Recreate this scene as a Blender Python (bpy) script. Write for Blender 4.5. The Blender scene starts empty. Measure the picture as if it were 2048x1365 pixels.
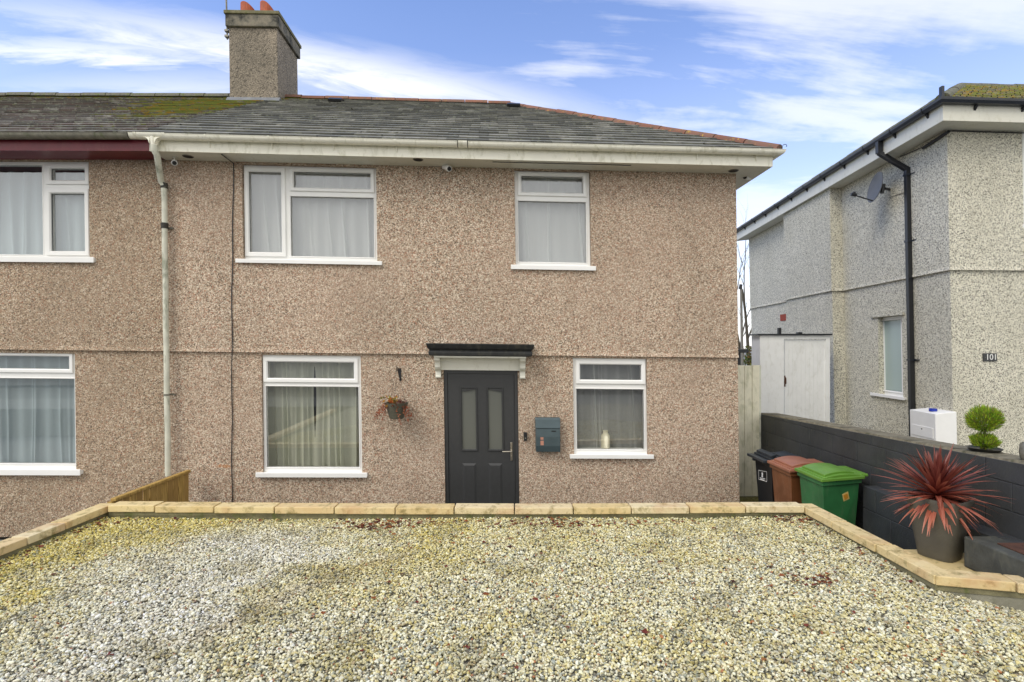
import bpy, math, random
import numpy as np
from mathutils import Vector, Matrix, noise
R = random.Random(7)
rng = np.random.default_rng(11)
SC = bpy.context.scene
COL = SC.collection
F = 1024.0; CX = 1024.0; HY = 695.0; CZ = 1.7      # photograph measured in 2048 px width

# ------------------------------------------------------------------ node helpers
def new_mat(name):
    m = bpy.data.materials.new(name); m.use_nodes = True
    nt = m.node_tree; nt.nodes.clear()
    out = nt.nodes.new('ShaderNodeOutputMaterial')
    b = nt.nodes.new('ShaderNodeBsdfPrincipled')
    nt.links.new(b.outputs[0], out.inputs[0])
    return m, nt, b, out
def N(nt, t, **kw):
    n = nt.nodes.new(t)
    for k, v in kw.items():
        if k.startswith('i_'):
            k2 = k[2:]
            n.inputs[int(k2) if k2.isdigit() else k2].default_value = v
        else: setattr(n, k, v)
    return n
def ramp(nt, fac, stops, interp='LINEAR'):
    r = nt.nodes.new('ShaderNodeValToRGB'); r.color_ramp.interpolation = interp
    e = r.color_ramp.elements
    while len(e) < len(stops): e.new(0.5)
    for i, (p, c) in enumerate(stops):
        e[i].position = p; e[i].color = (*c, 1) if len(c) == 3 else c
    nt.links.new(fac, r.inputs[0]); return r
def mix(nt, fac, a, b, blend='MIX'):
    m = nt.nodes.new('ShaderNodeMix'); m.data_type = 'RGBA'; m.blend_type = blend
    for s, v in ((0, fac), (6, a), (7, b)):
        if hasattr(v, 'is_output'): nt.links.new(v, m.inputs[s])
        else: m.inputs[s].default_value = v if s == 0 else ((*v, 1) if len(v) == 3 else v)
    return m.outputs[2]
def noise_t(nt, vec, scale, detail=4, rough=.55, dist=0):
    n = N(nt, 'ShaderNodeTexNoise'); n.inputs['Scale'].default_value = scale
    n.inputs['Detail'].default_value = detail; n.inputs['Roughness'].default_value = rough
    n.inputs['Distortion'].default_value = dist
    if vec is not None: nt.links.new(vec, n.inputs['Vector'])
    return n
def obj_vec(nt, scale=(1, 1, 1), loc=(0, 0, 0)):
    tc = N(nt, 'ShaderNodeNewGeometry'); mp = N(nt, 'ShaderNodeMapping')
    mp.inputs['Scale'].default_value = scale; mp.inputs['Location'].default_value = loc
    nt.links.new(tc.outputs['Position'], mp.inputs[0]); return mp.outputs[0]
def bump(nt, b, h, strength=.5, dist=.01):
    bp = N(nt, 'ShaderNodeBump'); bp.inputs['Strength'].default_value = strength
    bp.inputs['Distance'].default_value = dist
    nt.links.new(h, bp.inputs['Height']); nt.links.new(bp.outputs[0], b.inputs['Normal'])
def simple(name, col, rough=.5, metal=0, var=.12, scale=6, dirt=None, dirt_amt=.3, spec=.5, bumps=0):
    m, nt, b, _ = new_mat(name)
    v = obj_vec(nt); n = noise_t(nt, v, scale, 5)
    dk = tuple(c * (1 - var) for c in col); lt = tuple(min(1, c * (1 + var)) for c in col)
    r = ramp(nt, n.outputs[0], [(.3, dk), (.7, lt)])
    c = r.outputs[0]
    if dirt:
        n2 = noise_t(nt, obj_vec(nt, (1.2, 1.2, .5)), 9, 8, .65, .4)
        r2 = ramp(nt, n2.outputs[0], [(.52, (0, 0, 0)), (.66, (1, 1, 1))])
        mm = N(nt, 'ShaderNodeMath', operation='MULTIPLY'); nt.links.new(r2.outputs[0], mm.inputs[0]); mm.inputs[1].default_value = dirt_amt
        c = mix(nt, mm.outputs[0], c, dirt)
    nt.links.new(c, b.inputs['Base Color'])
    b.inputs['Roughness'].default_value = rough; b.inputs['Metallic'].default_value = metal
    b.inputs['Specular IOR Level'].default_value = spec
    if bumps:
        n3 = noise_t(nt, v, 60, 6); bump(nt, b, n3.outputs[0], bumps, .006)
    return m

def pebble(name, stops, scale, sb=.9, stain=(.16, .13, .09), stain_amt=.35, tint=None, spots=()):
    m, nt, b, _ = new_mat(name)
    v = obj_vec(nt)
    nz = noise_t(nt, v, scale * 1.4, 2)
    ad = N(nt, 'ShaderNodeVectorMath', operation='MULTIPLY_ADD')
    nt.links.new(nz.outputs['Color'], ad.inputs[0]); ad.inputs[1].default_value = (.009,) * 3; nt.links.new(v, ad.inputs[2])
    vo = N(nt, 'ShaderNodeTexVoronoi'); vo.inputs['Scale'].default_value = scale
    nt.links.new(ad.outputs[0], vo.inputs['Vector'])
    sp = N(nt, 'ShaderNodeSeparateColor'); nt.links.new(vo.outputs['Color'], sp.inputs[0])
    r = ramp(nt, sp.outputs[0], stops, 'CONSTANT')
    vo2 = N(nt, 'ShaderNodeTexVoronoi'); vo2.inputs['Scale'].default_value = scale * 2.3
    nt.links.new(v, vo2.inputs['Vector'])
    sp2 = N(nt, 'ShaderNodeSeparateColor'); nt.links.new(vo2.outputs['Color'], sp2.inputs[0])
    r2 = ramp(nt, sp2.outputs[1], stops, 'CONSTANT')
    c = mix(nt, .22, r.outputs[0], r2.outputs[0])
    n1 = noise_t(nt, obj_vec(nt, (1, 1, .6)), .9, 6, .6)
    s1 = ramp(nt, n1.outputs[0], [(.42, (0, 0, 0)), (.75, (1, 1, 1))])
    mm = N(nt, 'ShaderNodeMath', operation='MULTIPLY'); nt.links.new(s1.outputs[0], mm.inputs[0]); mm.inputs[1].default_value = stain_amt
    c = mix(nt, mm.outputs[0], c, stain)
    if tint:
        n2 = noise_t(nt, obj_vec(nt, (1, 1, 1), (4, 2, 9)), .45, 4)
        s2 = ramp(nt, n2.outputs[0], [(.35, (0, 0, 0)), (.7, (.35, .35, .35))])
        c = mix(nt, s2.outputs[0], c, tint)
    for cen, rad, colr, amt in spots:
        tcg = N(nt, 'ShaderNodeNewGeometry'); vm = N(nt, 'ShaderNodeVectorMath', operation='SUBTRACT'); nt.links.new(tcg.outputs['Position'], vm.inputs[0]); vm.inputs[1].default_value = cen
        vs_ = N(nt, 'ShaderNodeVectorMath', operation='DIVIDE'); nt.links.new(vm.outputs[0], vs_.inputs[0]); vs_.inputs[1].default_value = rad
        ln = N(nt, 'ShaderNodeVectorMath', operation='LENGTH'); nt.links.new(vs_.outputs[0], ln.inputs[0])
        nn = noise_t(nt, v, 14, 6, .7); a1 = N(nt, 'ShaderNodeMath', operation='MULTIPLY_ADD'); nt.links.new(nn.outputs[0], a1.inputs[0]); a1.inputs[1].default_value = 1.6; nt.links.new(ln.outputs['Value'], a1.inputs[2])
        rr2 = ramp(nt, a1.outputs[0], [(.85, (amt,) * 3), (1.5, (0, 0, 0))]); c = mix(nt, rr2.outputs[0], c, colr)
    nt.links.new(c, b.inputs['Base Color']); b.inputs['Roughness'].default_value = .92
    b.inputs['Specular IOR Level'].default_value = .2
    iv = N(nt, 'ShaderNodeMath', operation='SUBTRACT'); iv.inputs[0].default_value = 1
    nt.links.new(vo.outputs['Distance'], iv.inputs[1])
    bump(nt, b, iv.outputs[0], sb, .008)
    return m

M = {}
M['pebble'] = pebble('pebbledash_pink', [(0, (.055, .042, .03)), (.14, (.27, .19, .125)), (.30, (.485, .355, .26)), (.54, (.66, .55, .42)), (.74, (.40, .16, .09)), (.81, (.43, .37, .29)), (.87, (.90, .80, .65))], 86,
                     tint=(.49, .36, .275), spots=[((-3.75, 6.68, .15), (.42, 3, .10), (.50, .20, .06), .6), ((-1.42, 6.7, 1.5), (.16, 3, .22), (.52, .20, .09), .55), ((-2.6, 6.7, -.5), (3.5, 3, .30), (.20, .17, .10), .5), ((1.7, 6.8, -.5), (2.2, 3, .28), (.20, .17, .10), .45), ((.6, 6.7, 2.75), (.9, 3, .13), (.30, .21, .13), .5), ((-3.0, 6.7, 2.76), (1.1, 3, .10), (.30, .21, .13), .5)])
M['pebble_left'] = pebble('pebbledash_brown', [(0, (.05, .038, .027)), (.14, (.25, .175, .115)), (.32, (.45, .33, .225)), (.58, (.60, .485, .35)), (.74, (.36, .15, .085)), (.81, (.38, .32, .25)), (.89, (.84, .73, .58))], 86,
                     tint=(.38, .29, .21))
M['pebble_cream'] = pebble('pebbledash_cream', [(0, (.03, .03, .025)), (.19, (.34, .32, .25)), (.27, (.70, .67, .55)), (.58, (.86, .83, .70)), (.92, (.50, .46, .36))], 86,
                     stain=(.36, .34, .25), stain_amt=.35)
M['pebble_grey'] = pebble('pebbledash_grey', [(0, (.08, .07, .055)), (.15, (.22, .19, .15)), (.45, (.32, .27, .21)), (.8, (.42, .36, .28))], 55, stain=(.12, .11, .09), stain_amt=.6)
M['upvc'] = simple('upvc_white', (.82, .82, .80), .32, var=.03, scale=3)
M['upvc_aged'] = simple('upvc_aged', (.76, .75, .66), .4, var=.05, scale=4, dirt=(.45, .42, .28), dirt_amt=.35)
M['gutter_white'] = simple('gutter_white', (.86, .84, .72), .35, var=.04, scale=3, dirt=(.34, .32, .16), dirt_amt=.35)
M['soffit'] = simple('soffit_cream', (.68, .67, .58), .5, var=.06, scale=2, dirt=(.50, .48, .36), dirt_amt=.4)
M['red_paint'] = simple('maroon_paint', (.13, .007, .016), .35, var=.25, scale=5, dirt=(.16, .03, .03), dirt_amt=.5)
M['cast_iron'] = simple('old_grey_gutter', (.19, .18, .14), .7, var=.3, scale=12, dirt=(.09, .11, .04), dirt_amt=.8)
M['pipe'] = simple('painted_pipe', (.60, .60, .50), .55, var=.12, scale=7, dirt=(.18, .20, .13), dirt_amt=.75)
M['pipe_rust'] = simple('flaked_black', (.03, .028, .022), .7, var=.4, scale=40, dirt=(.3, .3, .22), dirt_amt=.6)
M['black'] = simple('black_plastic', (.013, .014, .016), .38, var=.1)
M['dark_navy'] = simple('navy_black_gutter', (.018, .022, .03), .3, var=.15)
M['door'] = simple('door_charcoal', (.036, .037, .038), .42, var=.08, scale=20)
M['canopy'] = simple('canopy_charcoal', (.028, .03, .031), .6, var=.3, scale=18, dirt=(.10, .095, .07), dirt_amt=.5)
M['chrome'] = simple('satin_metal', (.55, .5, .42), .3, 1, var=.1)
M['slot'] = simple('slot_black', (.004, .004, .004), .6, var=.1)
M['mailbox'] = simple('mailbox_teal', (.07, .10, .11), .35, .3, var=.1, scale=8)
M['rose'] = simple('pink_sticker', (.42, .2, .14), .6)
M['white_fab'] = simple('white_paint', (.8, .8, .78), .5, var=.03)
M['gate'] = simple('gate_paint', (.76, .73, .57), .65, var=.08, scale=10, dirt=(.35, .36, .20), dirt_amt=.45)
M['shed_white'] = simple('shed_white', (.78, .79, .78), .55, var=.04, scale=4, dirt=(.5, .5, .44), dirt_amt=.3)
M['wallpaint'] = simple('grey_masonry_paint', (.044, .047, .049), .55, var=.22, scale=3.5, dirt=(.06, .065, .055), dirt_amt=.5, bumps=.5)
M['wallcap'] = simple('wall_cap_concrete', (.17, .15, .10), .9, var=.4, scale=20, dirt=(.06, .06, .03), dirt_amt=.8, bumps=.8)
M['concrete'] = simple('mossy_concrete', (.17, .155, .085), .9, var=.35, scale=9, dirt=(.10, .12, .03), dirt_amt=.8, bumps=.6)
M['block'] = simple('dark_concrete', (.065, .068, .058), .85, var=.3, scale=9, dirt=(.12, .12, .09), dirt_amt=.55, bumps=.6)
M['rust'] = simple('rusty_iron', (.085, .038, .022), .85, var=.35, scale=30)
M['slab'] = simple('sandstone_slab', (.62, .49, .24), .8, var=.16, scale=5, dirt=(.20, .17, .05), dirt_amt=.6, bumps=.4)
M['green_lid'] = simple('green_lid', (.12, .27, .035), .42, var=.1, dirt=(.20, .3, .08), dirt_amt=.3)
M['green_bin'] = simple('green_bin', (.03, .155, .05), .45, var=.25, scale=3, dirt=(.09, .17, .08), dirt_amt=.5)
M['brown_lid'] = simple('brown_lid', (.30, .12, .07), .45, var=.1, dirt=(.4, .2, .09), dirt_amt=.3)
M['brown_bin'] = simple('brown_bin', (.19, .07, .026), .45, var=.25, scale=3, dirt=(.26, .13, .07), dirt_amt=.5)
M['black_bin'] = simple('black_bin', (.012, .013, .014), .5, var=.2)
M['black_lid'] = simple('black_lid', (.03, .036, .042), .38, var=.2)
M['sticker'] = simple('orange_sticker', (.66, .48, .16), .6)
M['sticker_in'] = simple('orange_sticker_centre', (.55, .24, .02), .6)
M['planter'] = simple('planter_taupe', (.105, .10, .085), .6, var=.12, scale=5)
M['soil'] = simple('soil', (.02, .014, .009), .95, var=.3, scale=40)
M['lead'] = simple('lead_flashing', (.16, .17, .18), .6, var=.2)
M['terracotta'] = simple('terracotta', (.42, .10, .04), .75, var=.2, scale=9, dirt=(.2, .07, .04), dirt_amt=.5)
M['fence'] = simple('treated_timber', (.24, .14, .035), .7, var=.35, scale=4, dirt=(.10, .07, .015), dirt_amt=.5)
M['galv'] = simple('galvanised', (.22, .21, .17), .55, .5, var=.25, scale=30)
M['dish'] = simple('dish_grey', (.10, .105, .11), .5, var=.1)
M['pavement'] = simple('pavement_concrete', (.20, .20, .18), .9, var=.2, scale=5, dirt=(.12, .12, .10), dirt_amt=.5, bumps=.4)
M['asphalt'] = simple('asphalt', (.05, .05, .05), .9, var=.2, scale=12, bumps=.4)
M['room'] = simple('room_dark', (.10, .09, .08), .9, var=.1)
M['brick'] = simple('vent_brick', (.30, .05, .025), .8, var=.2, scale=30)
M['bark'] = simple('bark', (.10, .085, .06), .9, var=.3, scale=20)
M['pole'] = simple('weathered_pole', (.22, .21, .18), .8, var=.15, scale=10)
M['blue'] = simple('blue_plastic', (.01, .03, .3), .4)
M['jug'] = simple('cream_jug', (.80, .76, .58), .5, var=.05)
M['retain'] = simple('grey_retaining', (.26, .25, .19), .9, var=.3, scale=5, dirt=(.12, .12, .06), dirt_amt=.6, bumps=.5)
M['moss'] = simple('moss_step', (.13, .12, .03), .95, var=.4, scale=25, bumps=.8)
M['stain_white'] = simple('flaking_white', (.45, .42, .25), .9, var=.3, scale=10)

# ridge tiles with lichen
m, nt, b, _ = new_mat('ridge_terracotta'); v = obj_vec(nt)
a = N(nt, 'ShaderNodeAttribute', attribute_name='rnd')
c = ramp(nt, a.outputs['Fac'], [(0, (.17, .075, .05)), (.5, (.25, .11, .068)), (1, (.20, .105, .075))]).outputs[0]
n1 = noise_t(nt, v, 9, 8, .7); s = ramp(nt, n1.outputs[0], [(.5, (0, 0, 0)), (.62, (.8, .8, .8))])
c = mix(nt, s.outputs[0], c, (.13, .10, .065))
n1 = noise_t(nt, v, 13, 5, .7, .3); s = ramp(nt, n1.outputs[0], [(.6, (0, 0, 0)), (.66, (1, 1, 1))])
c = mix(nt, s.outputs[0], c, (.42, .27, .04))
nt.links.new(c, b.inputs['Base Color']); b.inputs['Roughness'].default_value = .9; M['ridge'] = m
m, nt, b, _ = new_mat('ridge_mossy'); v = obj_vec(nt)
n1 = noise_t(nt, v, 14, 8, .7); c = ramp(nt, n1.outputs[0], [(.35, (.07, .075, .05)), (.5, (.17, .16, .13)), (.62, (.10, .13, .03)), (.75, (.30, .24, .06))]).outputs[0]
nt.links.new(c, b.inputs['Base Color']); b.inputs['Roughness'].default_value = .95; bump(nt, b, n1.outputs[0], .8, .02); M['ridge_moss'] = m

def tile_mat(name, cols, moss):
    m, nt, b, _ = new_mat(name); v = obj_vec(nt)
    a = N(nt, 'ShaderNodeAttribute', attribute_name='rnd')
    c = ramp(nt, a.outputs['Fac'], cols).outputs[0]
    n1 = noise_t(nt, obj_vec(nt, (1, 1, 1)), 7, 8, .7); s = ramp(nt, n1.outputs[0], [(.42, (0, 0, 0)), (.72, (.65, .65, .65))])
    c = mix(nt, s.outputs[0], c, (.15, .145, .12))
    # pale bleached lichen on some tiles
    n2 = noise_t(nt, obj_vec(nt, (1, 1, 2.2)), 4.5, 6, .7); s2 = ramp(nt, n2.outputs[0], [(.54, (0, 0, 0)), (.68, (1, 1, 1))])
    gt = N(nt, 'ShaderNodeMath', operation='GREATER_THAN'); nt.links.new(a.outputs['Fac'], gt.inputs[0]); gt.inputs[1].default_value = .60
    mu = N(nt, 'ShaderNodeMath', operation='MULTIPLY'); nt.links.new(gt.outputs[0], mu.inputs[0]); nt.links.new(s2.outputs[0], mu.inputs[1])
    c = mix(nt, mu.outputs[0], c, (.44, .43, .38))
    # dark moss spots
    n3 = noise_t(nt, v, 11, 3, .5); s3 = ramp(nt, n3.outputs[0], [(.69, (0, 0, 0)), (.73, (1, 1, 1))])
    c = mix(nt, s3.outputs[0], c, (.035, .035, .015))
    at = N(nt, 'ShaderNodeAttribute', attribute_name='moss')
    def patch(scale, thr, colr, w):
        nonlocal c
        n = noise_t(nt, v, scale, 8, .72, .3)
        ad = N(nt, 'ShaderNodeMath', operation='MULTIPLY_ADD'); nt.links.new(at.outputs['Fac'], ad.inputs[0]); ad.inputs[1].default_value = w
        nt.links.new(n.outputs[0], ad.inputs[2])
        s = ramp(nt, ad.outputs[0], [(thr, (0, 0, 0)), (thr + .06, (1, 1, 1))])
        c = mix(nt, s.outputs[0], c, colr)
    if moss:
        patch(12, .56, (.27, .28, .22), .07)
        patch(6, .75, (.19, .20, .065), .32)
        patch(8, .86, (.31, .21, .04), .42)
        patch(7, .845, (.20, .22, .05), .40)
    nt.links.new(c, b.inputs['Base Color']); b.inputs['Roughness'].default_value = .85
    b.inputs['Specular IOR Level'].default_value = .35
    n4 = noise_t(nt, v, 40, 5); bump(nt, b, n4.outputs[0], .5, .006)
    return m
M['tiles'] = tile_mat('roof_tiles_grey', [(0, (.125, .128, .115)), (.4, (.18, .18, .16)), (.7, (.215, .215, .185)), (1, (.28, .275, .24))], True)
M['tiles_old'] = tile_mat('roof_tiles_old', [(0, (.10, .085, .075)), (.35, (.15, .14, .12)), (.6, (.16, .115, .10)), (1, (.21, .20, .175))], True)

# coping stones: colour from attribute
m, nt, b, _ = new_mat('sandstone_coping'); v = obj_vec(nt)
a = N(nt, 'ShaderNodeObjectInfo')
c = ramp(nt, a.outputs['Random'], [(0, (.58, .42, .19)), (.3, (.70, .56, .28)), (.6, (.64, .47, .24)), (1, (.72, .64, .42))]).outputs[0]
n1 = noise_t(nt, v, 6, 7, .65, .5); s = ramp(nt, n1.outputs[0], [(.4, (0, 0, 0)), (.7, (.7, .7, .7))])
c = mix(nt, s.outputs[0], c, (.72, .60, .34))
n1 = noise_t(nt, v, 11, 8, .7); s = ramp(nt, n1.outputs[0], [(.50, (0, 0, 0)), (.66, (.8, .8, .8))])
c = mix(nt, s.outputs[0], c, (.22, .17, .055))
n1 = noise_t(nt, v, 3.1, 4, .6); s = ramp(nt, n1.outputs[0], [(.55, (0, 0, 0)), (.7, (.5, .5, .5))])
c = mix(nt, s.outputs[0], c, (.50, .27, .12))
nt.links.new(c, b.inputs['Base Color']); b.inputs['Roughness'].default_value = .85
n4 = noise_t(nt, v, 45, 5); bump(nt, b, n4.outputs[0], .5, .005); M['coping'] = m

# fresh timber / boards
m, nt, b, _ = new_mat('timber_boards')
n1 = noise_t(nt, obj_vec(nt, (1, 6, .6)), 7, 8, .6, .6); a = N(nt, 'ShaderNodeAttribute', attribute_name='rnd')
c = ramp(nt, n1.outputs[0], [(.3, (.22, .13, .03)), (.5, (.42, .27, .07)), (.72, (.58, .38, .12))]).outputs[0]
c = mix(nt, a.outputs['Fac'], c, (.30, .18, .05), 'MIX')
nt.links.new(c, b.inputs['Base Color']); b.inputs['Roughness'].default_value = .7; M['timber'] = m

# vertex coloured
def attr_mat(name, rough=.8, attr='col', trans=0, spec=.4, bumps=0, nscale=60, var=.0):
    m, nt, b, out = new_mat(name); a = N(nt, 'ShaderNodeAttribute', attribute_name=attr)
    c = a.outputs['Color']
    if var:
        n = noise_t(nt, obj_vec(nt), nscale, 4); s = ramp(nt, n.outputs[0], [(.3, (1 - var,) * 3), (.7, (1, 1, 1))])
        c = mix(nt, 1.0, c, s.outputs[0], 'MULTIPLY')
    nt.links.new(c, b.inputs['Base Color']); b.inputs['Roughness'].default_value = rough
    b.inputs['Specular IOR Level'].default_value = spec
    if trans:
        t = N(nt, 'ShaderNodeBsdfTranslucent'); nt.links.new(c, t.inputs[0])
        mx = N(nt, 'ShaderNodeMixShader'); mx.inputs[0].default_value = trans
        nt.links.new(b.outputs[0], mx.inputs[1]); nt.links.new(t.outputs[0], mx.inputs[2]); nt.links.new(mx.outputs[0], out.inputs[0])
    return m
M['stone'] = attr_mat('gravel_stone', .75, var=.25, nscale=160)
M['leaf'] = attr_mat('leaf', .55, trans=.25)
M['strap'] = attr_mat('strap_leaf', .45, trans=.2, spec=.5)

# gravel bed under the loose stones
m, nt, b, _ = new_mat('gravel_bed')
v = obj_vec(nt); vo = N(nt, 'ShaderNodeTexVoronoi'); vo.inputs['Scale'].default_value = 48; nt.links.new(v, vo.inputs['Vector'])
sp = N(nt, 'ShaderNodeSeparateColor'); nt.links.new(vo.outputs['Color'], sp.inputs[0])
c = ramp(nt, sp.outputs[0], [(0, (.12, .11, .08)), (.3, (.32, .30, .21)), (.6, (.46, .44, .34)), (.85, (.24, .22, .16))], 'CONSTANT').outputs[0]
nt.links.new(c, b.inputs['Base Color']); b.inputs['Roughness'].default_value = .9
iv = N(nt, 'ShaderNodeMath', operation='SUBTRACT'); iv.inputs[0].default_value = 1; nt.links.new(vo.outputs['Distance'], iv.inputs[1]); bump(nt, b, iv.outputs[0], 1, .02)
M['bed'] = m

# glass: fresnel mirror over clear
def glass(name, refl=1.6, tint=(.965, .965, .955), base=.0):
    m, nt, b, out = new_mat(name); nt.nodes.remove(b)
    tr = N(nt, 'ShaderNodeBsdfTransparent'); tr.inputs[0].default_value = (*tint, 1)
    gl = N(nt, 'ShaderNodeBsdfGlossy'); gl.inputs['Roughness'].default_value = .01; gl.inputs[0].default_value = (.95, .97, 1, 1)
    fr = N(nt, 'ShaderNodeFresnel'); fr.inputs[0].default_value = 1.5
    mu = N(nt, 'ShaderNodeMath', operation='MULTIPLY_ADD', use_clamp=True); nt.links.new(fr.outputs[0], mu.inputs[0]); mu.inputs[1].default_value = refl; mu.inputs[2].default_value = base
    ge = N(nt, 'ShaderNodeNewGeometry'); iv_ = N(nt, 'ShaderNodeMath', operation='SUBTRACT'); iv_.inputs[0].default_value = 1; nt.links.new(ge.outputs['Backfacing'], iv_.inputs[1])
    m2_ = N(nt, 'ShaderNodeMath', operation='MULTIPLY'); nt.links.new(mu.outputs[0], m2_.inputs[0]); nt.links.new(iv_.outputs[0], m2_.inputs[1]); mu = m2_
    mx = N(nt, 'ShaderNodeMixShader'); nt.links.new(mu.outputs[0], mx.inputs[0]); nt.links.new(tr.outputs[0], mx.inputs[1]); nt.links.new(gl.outputs[0], mx.inputs[2])
    nt.links.new(mx.outputs[0], out.inputs[0]); return m
M['glass'] = glass('window_glass', 2.6, base=.06)
def frosted(name, col, rough):
    m, nt, b, out = new_mat(name); b.inputs['Base Color'].default_value = (*col, 1); b.inputs['Roughness'].default_value = rough
    n = noise_t(nt, obj_vec(nt), 120, 3); bump(nt, b, n.outputs[0], .25, .002)
    return m
M['frost'] = frosted('frosted_glass', (.38, .47, .44), .18)
M['doorglass'] = frosted('obscure_door_glass', (.125, .13, .115), .2)
def curtain(name, col, tr):
    m, nt, b, out = new_mat(name); nt.nodes.remove(b)
    d = N(nt, 'ShaderNodeBsdfDiffuse'); d.inputs[0].default_value = (*col, 1)
    tl = N(nt, 'ShaderNodeBsdfTranslucent'); tl.inputs[0].default_value = (*col, 1)
    m1 = N(nt, 'ShaderNodeMixShader'); m1.inputs[0].default_value = .15; nt.links.new(d.outputs[0], m1.inputs[1]); nt.links.new(tl.outputs[0], m1.inputs[2])
    t = N(nt, 'ShaderNodeBsdfTransparent'); m2 = N(nt, 'ShaderNodeMixShader'); lw = N(nt, 'ShaderNodeLayerWeight'); lw.inputs[0].default_value = .55
    sb_ = N(nt, 'ShaderNodeMath', operation='SUBTRACT', use_clamp=True); sb_.inputs[0].default_value = 1.0; nt.links.new(lw.outputs['Facing'], sb_.inputs[1])
    ml_ = N(nt, 'ShaderNodeMath', operation='MULTIPLY'); nt.links.new(sb_.outputs[0], ml_.inputs[0]); ml_.inputs[1].default_value = tr; nt.links.new(ml_.outputs[0], m2.inputs[0])
    nt.links.new(m1.outputs[0], m2.inputs[1]); nt.links.new(t.outputs[0], m2.inputs[2]); nt.links.new(m2.outputs[0], out.inputs[0]); return m
M['net'] = curtain('net_curtain', (.82, .86, .87), .36)
M['net_cream'] = curtain('net_curtain_cream', (.84, .87, .73), .42)
M['net_sheer'] = curtain('net_curtain_sheer', (.80, .82, .80), .68)
M['voile_blue'] = curtain('voile_blue', (.64, .76, .81), .32)

# ------------------------------------------------------------------ building frames of reference
class Frame:
    """u along a wall, w out of it, v height above eye level; the old walls are a little out of plumb and level."""
    def __init__(s, O, ang, S=0., L=.0135, left=None, flip=1):
        s.O = O; s.U = (math.cos(ang), math.sin(ang)); s.N = (flip * math.sin(ang), -flip * math.cos(ang)); s.S = S; s.L = L; s.left = left
    def zo(s, u, v):
        if s.left is not None and u < s.left:
            k = min(1, max(0, (v - 0) / 2.6))
            return -s.S * s.left - (s.S * (1 - k) + (-.013) * k) * (u - s.left)
        return -s.S * u
    def P(s, u, w, v):
        return (s.O[0] + u * s.U[0] + w * s.N[0] - s.L * v, s.O[1] + u * s.U[1] + w * s.N[1], CZ + v + s.zo(u, v))
    def inv(s, px, py, w=0.):
        a = (px - CX) / F; b = (HY - py) / F; v = 0.; u = 0.
        for _ in range(30):
            u = (a * (s.O[1] + w * s.N[1]) - s.O[0] - w * s.N[0] + s.L * v) / (s.U[0] - a * s.U[1])
            t = s.O[1] + u * s.U[1] + w * s.N[1]
            v = b * t - s.zo(u, v)
        return u, v
    def rect(s, x0, x1, y0, y1, w=0.):
        cx = (x0 + x1) / 2; cy = (y0 + y1) / 2
        ul = s.inv(x0, cy, w)[0]; ur = s.inv(x1, cy, w)[0]
        vt = s.inv(cx, y0, w)[1]; vb = s.inv(cx, y1, w)[1]
        return min(ul, ur), max(ul, ur), vb, vt
class World:
    def P(s, u, w, v): return (u, w, v)
WD = World()
def gp(px, py, z):            # pixel to a point at world height z
    Y = (CZ - z) * F / (py - HY); return ((px - CX) / F * Y, Y)
def dp(px, py, Y): return ((px - CX) / F * Y, Y, CZ + (HY - py) / F * Y)

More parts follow.
